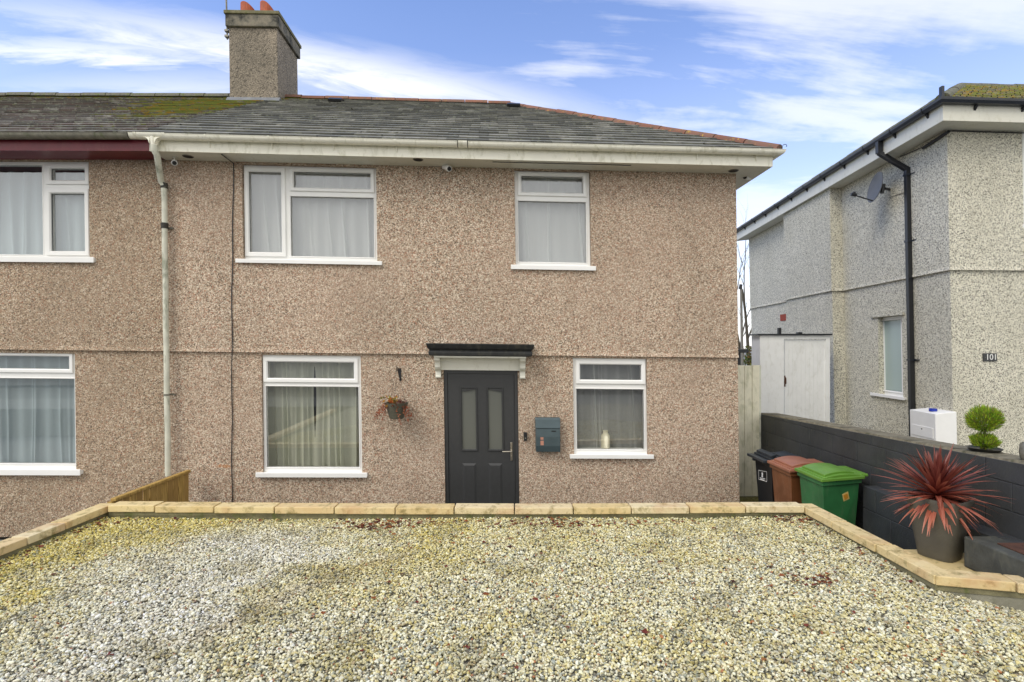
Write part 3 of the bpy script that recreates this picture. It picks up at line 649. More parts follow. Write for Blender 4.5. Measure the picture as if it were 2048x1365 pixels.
for i in range(40):
    y0 = 2.9 + i * (8.08 - 2.9) / 40; y1 = y0 + (8.08 - 2.9) / 40; a, b_ = R.uniform(0, .008), R.uniform(0, .008)
    P = [(XW(y) + ox, y, ZW(y) + oz) for y, oo in ((y0, a), (y1, b_)) for ox, oz in ((.004, -.004), (.014 + oo, .012 + oo), (.26, .014), (.275, -.004))]
    mb.add(P, [(0, 1, 5, 4), (1, 2, 6, 5), (2, 3, 7, 6), (0, 4, 7, 3)])
mb.build('capping', 'wallcap', t)
t = thing('concrete_plinth', (3.8, 3.7, PATH_Z), 'dark grey concrete plinth with a rusty iron cover at the right edge', 'plinth')
mb = MB(); mb.plan([(3.50, 3.60), (3.50, 3.97), (3.745, 3.975), (3.745, 3.35), (4.2, 3.30), (4.2, 3.24), (3.52, 3.36)], 0.004, CZ - 1.462); mb.build('plinth_body', 'block', t, bev=.012)
mb = MB(); mb.box(3.60, 3.95, 3.50, 3.80, CZ - 1.461, CZ - 1.45); mb.build('iron_cover', 'rust', t, bev=.002)

# ================================================================== our house and the attached one
H = Frame((0, 6.8), .036, .0118, .0135, left=-4.45)
UB = -4.45                                    # party line
UC = H.inv(1475, 690)[0]                      # right corner
VB = H.inv(740, 707.5)[1]                     # drip line
VS = H.inv(1000, 336.5, .02)[1]               # soffit at the wall
WG = .44
VG = H.inv(700, 277, WG)[1]                   # gutter lip
V0 = PATH_Z - CZ - .05
rWA = H.rect(486, 754, 332, 524, 0); rWB = H.rect(1030, 1181, 342, 535, 0)
rWC = H.rect(524, 723, 711, 946, 0); rWD = H.rect(1147, 1295, 717, 910, 0)
rDR = H.rect(889, 1037.5, 741, 1046, 0)
rWE = H.rect(-190, 181, 322, 518, 0); rWF = H.rect(-180, 151, 706, 941, 0)
V0d = rDR[2]
house = thing('pebbledashed_house', (0, 6.8, PATH_Z), 'pinkish pebbledashed house with a charcoal front door and hipped grey roof', 'house')
lhouse = thing('attached_house', (-7.5, 6.6, PATH_Z), 'attached brown pebbledashed house on the left with maroon fascia and mossy roof', 'house')
LU = -10.5; DEP = -7.1
def walls(root, u0, u1, lows, ups, mat, closing):
    mb = MB(H)
    top = VS + .03
    lows = [(a, b, max(c, V0 + .001), min(d, VB)) for a, b, c, d in lows]; ups = [(a, b, c, min(d, top)) for a, b, c, d in ups]
    mb.holed(u0, u1, V0, VB, 0, lows, .16)
    mb.holed(u0, u1, VB + .05, top, .02, ups, .18)
    us = sorted({u0, u1}); mb.quad((u0, .034, VB), (u1, .034, VB), (u1, .02, VB + .05), (u0, .02, VB + .05))
    mb.quad((u0, 0, VB), (u1, 0, VB), (u1, .034, VB), (u0, .034, VB))
    for uu in closing:      # end walls
        mb.quad((uu, 0, V0), (uu, DEP, V0), (uu, DEP, VB), (uu, 0, VB))
        e = .02 if uu == u1 else -.02
        mb.quad((uu + 0, .034, VB), (uu, DEP, VB), (uu, DEP, top), (uu, .02, top)) if False else mb.add([(uu, .034, VB), (uu, .02, VB + .05), (uu, .02, top), (uu, DEP, top), (uu, DEP, VB)], [(0, 1, 2, 3, 4)])
    mb.quad((u0, DEP, V0), (u1, DEP, V0), (u1, DEP, top), (u0, DEP, top))
    return mb.build('wall', mat, root, smooth=None)
walls(house, UB, UC, [rWC, rWD, rDR], [rWA, rWB], 'pebble', (UC,))
walls(lhouse, LU, UB, [rWF], [rWE], 'pebble_left', (LU,))
# interiors so that the windows look into rooms
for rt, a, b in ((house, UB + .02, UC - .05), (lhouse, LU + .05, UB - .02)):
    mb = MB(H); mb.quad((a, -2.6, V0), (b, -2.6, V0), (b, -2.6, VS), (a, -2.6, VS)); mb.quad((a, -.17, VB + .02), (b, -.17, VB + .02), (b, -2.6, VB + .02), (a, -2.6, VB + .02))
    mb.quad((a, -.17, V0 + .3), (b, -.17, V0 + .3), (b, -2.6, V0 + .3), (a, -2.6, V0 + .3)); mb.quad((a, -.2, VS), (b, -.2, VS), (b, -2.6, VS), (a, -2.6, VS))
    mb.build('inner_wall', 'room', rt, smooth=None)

def window(root, outer, panes, sill, fmat='upvc', wf=-.035, name='window', fr=H, sillw=.055, gl='glass'):
    """panes: (x0,x1,y0,y1,kind) in photograph pixels; kind 'sash' has its own raised frame."""
    u0, u1, v0, v1 = outer
    hs = []; 
    for p in panes: hs.append(fr.rect(*p[:4], wf) )
    mb = MB(fr); mb.slab(u0 + .004, u1 - .004, v0 + .004, v1 - .003, wf, hs, .055)
    w = mb.build(name, fmat, root)
    for h, p in zip(hs, panes):
        if p[4] == 'sash':
            mb = MB(fr); mb.ring(h, min(.062, p[5] if len(p) > 5 else .062), wf + .020, .03); mb.build('sash', p[6] if len(p) > 6 else fmat, w)
        else:
            mb = MB(fr); mb.ring(h, .016, wf + .006, .02); mb.build('bead', fmat, w)
        mb = MB(fr); g_ = .004; mb.box(h[0] - g_, h[1] + g_, wf - .034, wf - .028, h[2] - g_, h[3] + g_); mb.build('pane', gl, w)
        mb = MB(fr); mb.ring(h, .003, wf - .010, .016); 
        mb.build('gasket', 'black', w)
    if sill:
        s = fr.rect(*sill, sillw)
        mb = MB(fr); vt = s[3]; vb_ = s[2]
        mb.prism([(wf, v0 + .006), (wf + .02, v0 + .003), (sillw - .006, vt), (sillw, vt - .006), (sillw, vb_), (sillw - .012, vb_), (sillw - .014, vb_ + .01), (wf, vb_ + .01)], s[0], s[1])
        mb.build('sill', fmat, w, bev=.002)
    return w
window(house, rWA, [(499, 563, 345, 505, 'sash', .058), (588, 741, 346, 377, 'sash', .05), (582, 748, 395, 514, 'fix')], (470.5, 763.5, 520, 528), 'upvc')
window(house, rWB, [(1043, 1165, 354, 386, 'sash', .05), (1037, 1172, 404, 525, 'fix')], (1022, 1192, 531, 540), 'upvc')
window(house, rWC, [(536, 708, 725, 757, 'sash', .055), (533, 718, 774, 935, 'fix')], (511, 734, 946, 955.5), 'upvc')
window(house, rWD, [(1160, 1282, 730, 760, 'sash', .055), (1153.5, 1288, 779, 899, 'fix')], (1140, 1308, 909.5, 918), 'upvc')
window(lhouse, rWE, [(-175, 85, 331, 509, 'fix'), (103, 170, 338, 361, 'sash', .058), (103, 170, 388, 503, 'sash', .058)], (-200, 187, 513, 524), 'upvc')
window(lhouse, rWF, [(-165, 139, 712, 737, 'sash', .05), (-165, 150, 757, 927, 'fix')], (-190, 160, 939, 951), 'upvc')

def curtain_obj(name, label, x0, x1, y0, y1, w, mat, seed, amp=.022, lam=.085, drift=.0, gap=None, bottom=0., group='net curtains in the windows', fold=1.0, cat='curtain', lift=0):
    u0, u1, v0, v1 = H.rect(x0, x1, y0, y1, w); rr = random.Random(seed)
    nx = int((u1 - u0) / .006); nv = 26; mb = MB(H); P = []
    ph = []; x = 0
    # irregular pleats: random centres with widths
    c = u0 - .3
    while c < u1 + .3:
        ph.append((c, rr.uniform(.010, .03) * fold, rr.uniform(.35, 1.0), rr.uniform(-.07, .13) * drift)); c += lam * rr.uniform(.3, 2.4)
    for j in range(nv + 1):
        t = j / nv; v = v1 + (v0 - v1) * t
        for i in range(nx + 1):
            u = u0 + (u1 - u0) * i / nx; q = 0
            for (cc, s, a, dr) in ph:
                e = (u - cc - dr * t) / (s * (1 - .25 * t)); 
                if abs(e) < 4: q += a * math.exp(-e * e)
            q = amp * (q * (.55 + .6 * t) + .25 * math.sin(u * 37 + seed) + .5 * noise.noise(Vector((u * 3.5, t * 1.6, seed))))
            uu = u + .02 * t * noise.noise(Vector((u * 5, t * 2.2, seed + 5)))
            if gap:   # the curtain parts near gap position
                gu = H.inv(gap, (y0 + y1) / 2, w)[0]
                op = max(0, math.sin(math.pi * min(1, max(0, (t - .05) / .62)))) * .016
                dd = u - gu; uu = u + (op if dd > 0 else -op) * math.exp(-(dd / .12) ** 2)
            P.append((uu, w + q, v - bottom * 0))
    fs = []
    gi = None
    if gap: gu = H.inv(gap, (y0 + y1) / 2, w)[0]; gi = int((gu - u0) / (u1 - u0) * nx)
    for j in range(nv):
        for i in range(nx):
            if gi is not None and i == gi and .05 < j / nv < .67: continue
            a = j * (nx + 1) + i; fs.append((a, a + 1, a + nx + 2, a + nx + 1))
    mb.add(P, fs); o = mb.build(name, mat, None, smooth=None)
    for p in o.data.polygons: p.use_smooth = True
    tag(o, label, cat, group); return o
curtain_obj('net_curtain', 'white net curtain in the wide upstairs window above the hanging basket', 480, 760, 338, 530, -.16, 'net', 3, .036, .16, 1.0)
curtain_obj('net_curtain', 'white net curtain in the narrow upstairs window above the mailbox', 1024, 1186, 346, 540, -.16, 'net', 14, .034, .2, .9)
curtain_obj('net_curtain', 'parted cream net curtain in the ground floor window left of the door', 515, 732, 716, 945, -.20, 'net_cream', 23, .056, .10, .3, gap=630)
curtain_obj('net_curtain', 'thin sheer net curtain behind the cream jug', 1140, 1302, 722, 905, -.18, 'net_sheer', 31, .036, .17, .8)
curtain_obj('net_curtain', 'bluish voile curtain in the upstairs window under the maroon fascia', -200, 190, 345, 520, -.16, 'voile_blue', 42, .03, .11, 1.3, fold=1.2)
curtain_obj('net_curtain', 'bluish pleated curtain in the lower window at the left edge', -200, 160, 710, 935, -.16, 'voile_blue', 57, .035, .13, .1, fold=1.4)
# jug on the inner sill
u, v = H.inv(1211, 897, -.12); cpt = H.P(u, -.12, v)
t = thing('jug', cpt, 'cream jug standing inside the small ground floor window', 'jug')
mb = MB(); mb.lathe([(.045, 0), (.058, .01), (.060, .10), (.058, .17), (.035, .205), (.032, .225), (.038, .24)], cpt, 20); mb.build('jug_body', 'jug', t, smooth=True)
mb = MB(); mb.box(cpt[0] - .5, cpt[0] + .5, cpt[1] - .08, cpt[1] + .05, cpt[2] - .02, cpt[2] - .001); mb.build('inner_sill', 'upvc', house)

# door
u0, u1, v0, v1 = rDR
mb = MB(H); fw = .045; mb.slab(u0 + .003, u1 - .003, v0 - .1, v1 - .002, -.02, [(u0 + fw, u1 - fw, v0 - .05, v1 - fw)], .07)
door = mb.build('door', 'door', house)
gl1 = H.rect(924, 952, 778, 899, -.035); gl2 = H.rect(977, 1004, 778, 899, -.035)
mb = MB(H); mb.slab(u0 + fw + .004, u1 - fw - .004, v0 + .01, v1 - fw - .004, -.036, [gl1, gl2], .04)
for gr in (gl1, gl2): mb.ring(gr, .022, -.022, .012)
lp1 = H.rect(925, 953, 927, 1015, -.035); lp2 = H.rect(977, 1005, 927, 1015, -.035)
def raised(mb, r, w, h=.012, b=.028):
    a, c, e, f = r
    mb.add([(a, w, e), (c, w, e), (c, w, f), (a, w, f), (a + b, w + h, e + b), (c - b, w + h, e + b), (c - b, w + h, f - b), (a + b, w + h, f - b)],
           [(0, 1, 5, 4), (1, 2, 6, 5), (2, 3, 7, 6), (3, 0, 4, 7), (4, 5, 6, 7)])
mb.build('door_leaf', 'door', door)
mb = MB(H)
for r in (lp1, lp2):
    a, c, e, f = r; raised(mb, (a, c, e, f), -.0355)
mb.build('raised_panels', 'door', door)
for gr in (gl1, gl2):
    mb = MB(H); mb.box(gr[0] - .003, gr[1] + .003, -.055, -.048, gr[2] - .003, gr[3] + .003); mb.build('glass_pane', 'doorglass', door)
    # curved top of the glazing moulding
    mb = MB(H); n = 8; sgn = 1 if gr is gl1 else -1; P = []
    for k in range(n + 1):
        s_ = k / n; uu = gr[0] + (gr[1] - gr[0]) * s_; q = s_ if sgn > 0 else 1 - s_
        P += [(uu, -.030, gr[3] + .002), (uu, -.030, gr[3] - .035 * (1 - q) ** .7 - .002 if False else gr[3] - .002 - .034 * (1 - q ** 1.8))]
    mb.add(P, [(2 * k, 2 * k + 1, 2 * k + 3, 2 * k + 2) for k in range(n)]); mb.build('arched_moulding', 'door', door, smooth=None)
hu, hv = H.inv(1023, 905, 0)
mb = MB(H); mb.box(hu - .014, hu + .014, -.036, -.026, hv - .115, hv + .125); mb.tube([(hu, -.026, hv + .015), (hu, .02, hv + .015), (hu - .02, .026, hv + .015), (hu - .12, .024, hv + .012)], .009, 8)
mb.tube([(hu, -.026, hv - .06), (hu, -.018, hv - .06)], .009, 10)
mb.build('handle', 'chrome', door, bev=.003)
mb = MB(H); mb.box(u0 - .0, u1 + .0, -.02, .05, v0 - .14, v0 - .09); mb.build('threshold', 'galv', house)

# canopy over the door
cr = H.rect(852, 1069, 688, 713, .30)
mb = MB(H); a, c, e, f = cr; hh = f - e
prof = [(.02, e), (.235, e), (.26, e + .01), (.27, e + hh * .28), (.245, e + hh * .45), (.255, e + hh * .5), (.285, e + hh * .62), (.315, e + hh * .9), (.32, f), (.02, f)]
lev = [(.235, .045), (.26, .03), (.27, .022), (.245, .035), (.255, .03), (.285, .014), (.315, .003), (.32, 0)]
P = []; 
vv = [e, e + .01, e + hh * .28, e + hh * .45, e + hh * .5, e + hh * .62, e + hh * .9, f]
for (w_, ins), v_ in zip(lev, vv): P += [(a + ins, .015, v_), (a + ins, w_, v_), (c - ins, w_, v_), (c - ins, .015, v_)]
fs = [(4 * k + i, 4 * k + i + 1, 4 * k + 5 + i, 4 * k + 4 + i) for k in range(7) for i in range(3)] + [(0, 1, 2, 3), (28, 29, 30, 31)]
mb.add(P, fs); canopy = mb.build('door_canopy', 'canopy', house, bev=.002)
mb = MB(H); bb = H.rect(868, 1052, 713, 717.5, .22); mb.box(bb[0], bb[1], .015, .225, e - .022, e - .002); mb.build('canopy_soffit', 'upvc_aged', canopy)
bb = H.rect(881, 1040, 718, 741, .03); mb = MB(H); mb.box(bb[0], bb[1], -.01, .026, rDR[3] - .0, e - .022); mb.build('white_board', 'upvc_aged', canopy)
for xa, xb in ((869.5, 880.5), (1040, 1051)):
    br = H.rect(xa, xb, 718, 760, .12); vt = e - .022; h_ = .30
    pr = [(.0, vt), (.20, vt), (.20, vt - .035), (.185, vt - .05), (.15, vt - .075), (.135, vt - .11), (.13, vt - .14), (.11, vt - .165), (.075, vt - .18), (.05, vt - .205), (.05, vt - .265), (.058, vt - .27), (.058, vt - .285), (.045, vt - .30), (0, vt - .30)]
    k = .9; pr = [(w_ * k, vt + (v_ - vt) * .92) for w_, v_ in pr]
    mb = MB(H); mb.prism(pr, br[0], br[1]); mb.build('bracket', 'upvc_aged', canopy, bev=.003)

# eaves ---------------------------------------------------------------------
OV = .33; VF = VS; UE = UC + .36; VFt = VG - .035
def mitre(root, prof, mat, name, u0, uc, back, smooth=False, holes=None):
    """sweep (offset, v) along the front eave then round the corner to the back"""
    mb = MB(H); n = len(prof)
    P = [(u0, o, v) for o, v in prof] + [(UC + o, o, v) for o, v in prof] + [(UC + o, back, v) for o, v in prof]
    fs = [(s * n + i, s * n + (i + 1) % n, (s + 1) * n + (i + 1) % n, (s + 1) * n + i) for s in (0, 1) for i in range(n)]
    fs += [tuple(range(n)), tuple(range(2 * n, 3 * n))]
    mb.add(P, fs); return mb.build(name, mat, root, smooth=smooth)
def gutter_prof(o, v, r=.055, t=.004, deep=1.0):
    out = [(o + r - r * math.cos(math.pi * k / 12), v - r * deep * math.sin(math.pi * k / 12)) for k in range(13)]
    inn = [(o + r - (r - t) * math.cos(math.pi * k / 12), v - (r - t) * deep * math.sin(math.pi * k / 12)) for k in range(12, -1, -1)]
    return [(o - .002, v), *out, (o + 2 * r + .004, v), (o + 2 * r + .004, v + .004), *inn]
mitre(house, [(OV - .015, VF - .004), (OV + .003, VF - .004), (OV + .003, VFt), (OV - .015, VFt)], 'gutter_white', 'fascia', UB + .0, UC, DEP - OV)
mb = MB(H)
for q in [((UB, .0, VF), (UC + OV - .012, .0, VF), (UC + OV - .012, OV - .012, VF), (UB, OV - .012, VF)), ((UC - .05, .0, VF), (UC + OV - .012, 0, VF), (UC + OV - .012, DEP - OV, VF), (UC - .05, DEP - OV, VF))]:
    mb.quad(*q)
mb.build('soffit', 'soffit', house, smooth=None)
gut = mitre(house, gutter_prof(OV + .006, VG), 'gutter_white', 'gutter', UB - .18, UC, DEP - OV, smooth=True)
for px in (410, 537, 662, 790, 1035, 1155, 1277, 1400, 1520):
    u = H.inv(px, 280, WG)[0]; mb = MB(H)
    pr = [(OV + .003 + .058 - .060 * math.cos(math.pi * k / 10), VG + .003 - .060 * math.sin(math.pi * k / 10)) for k in range(11)]
    pr2 = [(OV + .003 + .058 - .0545 * math.cos(math.pi * k / 10), VG + .003 - .0545 * math.sin(math.pi * k / 10)) for k in range(10, -1, -1)]
    mb.prism(pr + pr2, u - .009, u + .009); mb.prism([(OV + .003, VG - .0), (OV + .003, VG - .12), (OV + .008, VG - .12), (OV + .035, VG - .05)], u - .006, u + .006)
    mb.build('gutter_bracket', 'gutter_white', gut)
u = H.inv(925, 283, WG)[0]
for du in (0,):
    mb = MB(H); pr = [(OV + .060 - .064 * math.cos(math.pi * k / 12), VG + .004 - .062 * math.sin(math.pi * k / 12)) for k in range(13)]; pr2 = [(OV + .060 - .057 * math.cos(math.pi * k / 12), VG + .004 - .057 * math.sin(math.pi * k / 12)) for k in range(12, -1, -1)]
    mb.prism(pr + pr2, u - .055, u + .055); mb.build('gutter_union', 'gutter_white', gut)
    for s_ in (-.062, .062):
        mb = MB(H); mb.prism([(p[0], p[1] - .001) for p in pr + pr2], u + s_ - .004, u + s_ + .004); mb.build('union_seal', 'pipe_rust', gut)
# left house eaves
mb = MB(H); mb.box(LU - .3, UB - .005, OV - .015, OV + .003, VF - .004, VFt - .01); mb.build('fascia', 'red_paint', lhouse)
mb = MB(H); mb.quad((LU - .3, 0, VF), (UB - .005, 0, VF), (UB - .005, OV - .012, VF), (LU - .3, OV - .012, VF)); mb.build('soffit', 'red_paint', lhouse, smooth=None)
mb = MB(H); mb.prism(gutter_prof(OV + .008, VG - .004, .056, .006), LU - .3, UB - .19); mb.build('gutter', 'cast_iron', lhouse, smooth=True)
# downpipe with running outlet
ug = H.inv(303, 290, WG)[0]; ud = H.inv(331, 600, .09)[0]; wg = OV + .062
pipe_b = H.inv(331, 952, .08)[1]
mb = MB(H); mb.tube([(ug, wg, VG - .01), (ug, wg, VG - .10), (ug, wg, VG - .13)], [.052, .042, .036], 16)
pr = [(OV + .060 - .064 * math.cos(math.pi * k / 12), VG + .005 - .062 * math.sin(math.pi * k / 12)) for k in range(13)]; pr2 = [(OV + .060 - .057 * math.cos(math.pi * k / 12), VG + .005 - .057 * math.sin(math.pi * k / 12)) for k in range(12, -1, -1)]
mb.prism(pr + pr2, ug - .17, ug + .12)
for s_ in (-.2, .14): mb.prism([(p[0] + .0, p[1] + .002) for p in pr + pr2], ug + s_ - .016, ug + s_ + .016)
# webs either side of the outlet
for sg in (-1, 1):
    P = []
    for k in range(7):
        t_ = k / 6 * math.pi / 2; P.append((ug + sg * (.035 + .07 * (1 - math.sin(t_))), wg + .045, VG - .045 - .07 * (1 - math.cos(t_))))
    P.append((ug + sg * .02, wg + .045, VG - .045)); n = len(P); P2 = [(a_, b_ - .07, c_) for a_, b_, c_ in P]
    mb.add(P + P2, [tuple(range(n)), tuple(range(n, 2 * n))] + [(i, (i + 1) % n, n + (i + 1) % n, n + i) for i in range(n)])
outl = mb.build('gutter_outlet', 'gutter_white', gut, smooth=True)
vsw = H.inv(333, 372, .09)[1]
path = [(ug, wg, VG - .12), (ug, wg, VG - .19), (ug + .015, wg - .03, VG - .24), (ud - .02, .115, vsw + .05), (ud, .09, vsw), (ud, .088, vsw - .08)]
mb = MB(H); mb.tube(path, .036, 16); 
rows = 24
mb.tube([(ud + .002 * math.sin(i), .086, vsw - .06 + (pipe_b - vsw + .06) * i / rows) for i in range(rows + 1)], .033, 16)
dpipe = mb.build('downpipe', 'pipe', house, smooth=True)
for py in (372, 391, 452): 
    vv_ = H.inv(331, py, .09)[1]; mb = MB(H)
    mb.tube([(ud, .086, vv_ - .035), (ud, .086, vv_ + .035)], [.040, .042], 12)
    if py != 391: mb.build('rusty_collar', 'pipe_rust', dpipe, smooth=True)
for py in (790, 455): 
    vv_ = H.inv(331, py, .09)[1]; mb = MB(H); mb.tube([(ud, .086, vv_ - .012), (ud, .086, vv_ + .012)], .0385, 12); mb.box(ud - .01, ud + .075, .03, .045, vv_ - .01, vv_ + .012); mb.build('pipe_clip', 'galv', dpipe, smooth=True)

# roof ------------------------------------------------------------------------
WR0 = OV + .075; VR0 = VG + .012
WRR = -3.35
_, VRR = H.inv(800, 203.5, WRR)
UHIP = H.inv(1022, 210, WRR)[0]
sl_len = math.hypot(WR0 - WRR, VRR - VR0); sdir = ((WRR - WR0) / sl_len, (VRR - VR0) / sl_len); snrm = (-sdir[1] * -1, abs(sdir[0]))
UE0 = UC + WR0
def roof_pt(u, s, h): return (u, WR0 + sdir[0] * s + sdir[1] * h, VR0 + sdir[1] * s - sdir[0] * h)
def tile_slope(root, name, u_lo, u_hi, mat, tw=.265, ex=.215, seed=1, mossf=None, s_max=None):
    rr = random.Random(seed); mb = MB(H); rows = int(sl_len / ex) + 1
    for r in range(rows):
        s0 = r * ex; s1 = min(s0 + ex + .05, sl_len)
        if s1 - s0 < .03: continue
        a, b = u_lo(s0), u_hi(s0 + ex * .5); off = (tw / 2 if r % 2 else 0) + rr.uniform(-.01, .01)
        k = math.floor((a - off) / tw); dz = rr.uniform(-.0015, .0015)
        while k * tw + off < b:
            ua, ub = max(a, k * tw + off + .0022), min(b, (k + 1) * tw + off - .0022); k += 1
            if ub - ua < .02: continue
            h = .026 + dz + rr.uniform(-.003, .003); sk = rr.uniform(-.0035, .0035); th = .018
            um = (ua + ub) / 2; m_ = (mossf(um, s0) + rr.uniform(-.22, .12)) if mossf else 0; m_ = max(0, m_)
            P = [roof_pt(ua, s0 + sk, h - th), roof_pt(ub, s0 - sk, h - th), roof_pt(ub, s0 - sk, h), roof_pt(ua, s0 + sk, h),
                 roof_pt(ua, s1, h * .15 - .004), roof_pt(ub, s1, h * .15 - .004)]
            mb.add(P, [(0, 1, 2, 3), (3, 2, 5, 4), (0, 3, 4), (1, 5, 2), (0, 4, 5, 1)], rnd=rr.random(), moss=m_)
    return mb.build(name, mat, root, smooth=None)
def hip_u(s): return UE0 + (UHIP - UE0) * (s / sl_len)
bl = lambda s: UB - .08 + .12 * s / sl_len
def mossR(u, s):
    q = s / sl_len; d = (u - UB)
    return max(0, min(1, 1.15 - d * .55 - (1 - q) * 2.3)) + max(0, (q - .90) * 6) * .55
def mossL(u, s):
    q = s / sl_len; d = (UB - u)
    a = max(0, min(1.05, 1.45 - abs(d - .7) * .50 - abs(q - .72) * 1.3)); return max(a, .2 + .45 * q + max(0, (q - .9) * 4))
tile_slope(house, 'roof', bl, lambda s: hip_u(s) - .02, 'tiles', seed=3, mossf=mossR)
tile_slope(lhouse, 'roof', lambda s: LU - .3, lambda s: bl(s) - .012, 'tiles_old', seed=5, mossf=mossL, ex=.205)
# side and rear slopes of the roof
mb = MB(H); bk = DEP - OV
mb.add([(UE0, WR0, VR0), (UE0, bk, VR0), (UHIP, WRR, VRR), (UHIP, WRR - .4, VRR)], [(0, 1, 3, 2)]); mb.add([(UE0, bk, VR0), (UB, bk, VR0), (UB, WRR - .4, VRR), (UHIP, WRR - .4, VRR)], [(0, 1, 2, 3)])
mb.quad((UHIP, WRR, VRR), (UHIP, WRR - .4, VRR), (UB, WRR - .4, VRR), (UB, WRR, VRR))
mb.quad(roof_pt(UB, 0, -.02), roof_pt(UE0, 0, -.02), roof_pt(UHIP, sl_len, -.02), roof_pt(UB, sl_len, -.02))
mb.build('rear_roof', 'tiles', house, smooth=None)
mb = MB(H); mb.quad((LU - .3, bk, VR0), (UB, bk, VR0), (UB, WRR - .4, VRR), (LU - .3, WRR - .4, VRR)); mb.quad((LU - .3, WRR, VRR), (UB, WRR, VRR), (UB, WRR - .4, VRR), (LU - .3, WRR - .4, VRR))
mb.quad(roof_pt(LU - .3, 0, -.02), roof_pt(UB, 0, -.02), roof_pt(UB, sl_len, -.02), roof_pt(LU - .3, sl_len, -.02))
mb.build('rear_roof', 'tiles_old', lhouse, smooth=None)
def ridge(root, name, A, B, mat, L=.45, r=.115, seed=2, skip=None):
    rr = random.Random(seed); A, B = Vector(A), Vector(B); D = B - A; n = max(1, round(D.length / L)); d = D.normalized()
    side = d.cross(Vector((0, 0, 1))).normalized(); up = side.cross(d).normalized()
    mb = MB(H)
    for i in range(n):
        p0 = A + D * (i / n) ; p1 = A + D * ((i + 1) / n - .012 / D.length * 1); j = rr.uniform(-.006, .006); P = []; rn = rr.random()
        for p, k_ in ((p0, 1.0), (p1, 1.03)):
            for k in range(9):
                t_ = math.pi * (k / 8) ; P.append(tuple(p + side * math.cos(t_) * r * k_ + up * (math.sin(t_) * r * k_ * .85 - .045 + j)))
        fs = [(k, k + 1, k + 10, k + 9) for k in range(8)] + [tuple(range(9)), tuple(range(9, 18))]
        mb.add(P, fs, rnd=rn)
    return mb.build(name, mat, root, smooth=True)
ridge(house, 'ridge_tiles', (UB + .1, WRR, VRR + .02), (UHIP, WRR, VRR + .02), 'ridge', r=.10)
ridge(house, 'hip_tiles', (UHIP, WRR, VRR + .02), (UE0 + .0, WR0 + .0, VR0 + .035), 'ridge', seed=8, r=.088)
ridge(lhouse, 'ridge_tiles', (LU - .3, WRR, VRR + .02), (UB + .1, WRR, VRR + .02), 'ridge_moss', seed=9)
for px, py in ((673, 215), (1027, 223)):
    u, v = H.inv(px, py, WRR + .35); s_ = (WR0 - (WRR + .35)) / abs(sdir[0]); mb = MB(H)
    a, b = H.inv(px - 13, py, WRR + .35)[0], H.inv(px + 13, py, WRR + .35)[0]
    P = [roof_pt(x, s_ + q, h) for x in (a, b) for q, h in ((-.12, .02), (-.13, .07), (-.02, .075), (.14, .02))]
    mb.add(P, [(0, 1, 2, 3), (4, 7, 6, 5), (0, 4, 5, 1), (1, 5, 6, 2), (2, 6, 7, 3), (0, 3, 7, 4)]); mb.build('roof_vent', 'black', house, bev=.008)
# little hook on the gutter corner
cu = UC + OV + .11; mb = MB(H)
p0 = (cu - .03, OV + .09, VG); mb.tube([p0, (cu - .03, OV + .09, VG + .05), (cu - .01, OV + .09, VG + .075), (cu + .02, OV + .09, VG + .075), (cu + .03, OV + .09, VG + .055), (cu + .02, OV + .09, VG + .045)], .004, 6); mb.build('wire_hook', 'black', gut)

# chimney (on the attached house)
CH = Frame((0, 6.8), .036, .0118, .0135)
wc = WRR + .42
a0, b0 = CH.inv(459, 195, wc)[0], CH.inv(556, 195, wc)[0]; vt = CH.inv(510, 55, wc)[1]; vtt = CH.inv(510, 31, wc)[1]; vct = CH.inv(510, 24, wc)[1]
wb = wc - 1.0
mb = MB(H); mb.box(a0, b0, wb, wc, VRR - .8, vt); chim = mb.build('chimney', 'pebble_grey', lhouse, bev=.015)
m, nt, b, _ = new_mat('sooty_band'); vv2 = obj_vec(nt)
n1 = noise_t(nt, vv2, 5, 8, .7); c = ramp(nt, n1.outputs[0], [(.38, (.035, .035, .03)), (.5, (.15, .14, .11)), (.62, (.24, .21, .16)), (.75, (.20, .21, .15))]).outputs[0]
nt.links.new(c, b.inputs['Base Color']); b.inputs['Roughness'].default_value = .95; bump(nt, b, n1.outputs[0], .6, .02); M['soot'] = m
mb = MB(H); mb.box(a0 - .04, b0 + .045, wb - .045, wc + .045, vt - .0, vtt); mb.build('chimney_band', 'soot', chim, bev=.012)
mb = MB(H); mb.box(a0 - .06, b0 + .065, wb - .065, wc + .065, vtt + .001, vct); mb.build('chimney_cap', 'concrete', chim, bev=.01)
mb = MB(H); mb.prism([(wc + .002, VRR - .40), (wc + .10, VRR - .31), (wc + .02, VRR - .20), (wc + .002, VRR - .20)], a0 - .03, b0 + .05); mb.build('lead_flashing', 'lead', chim)
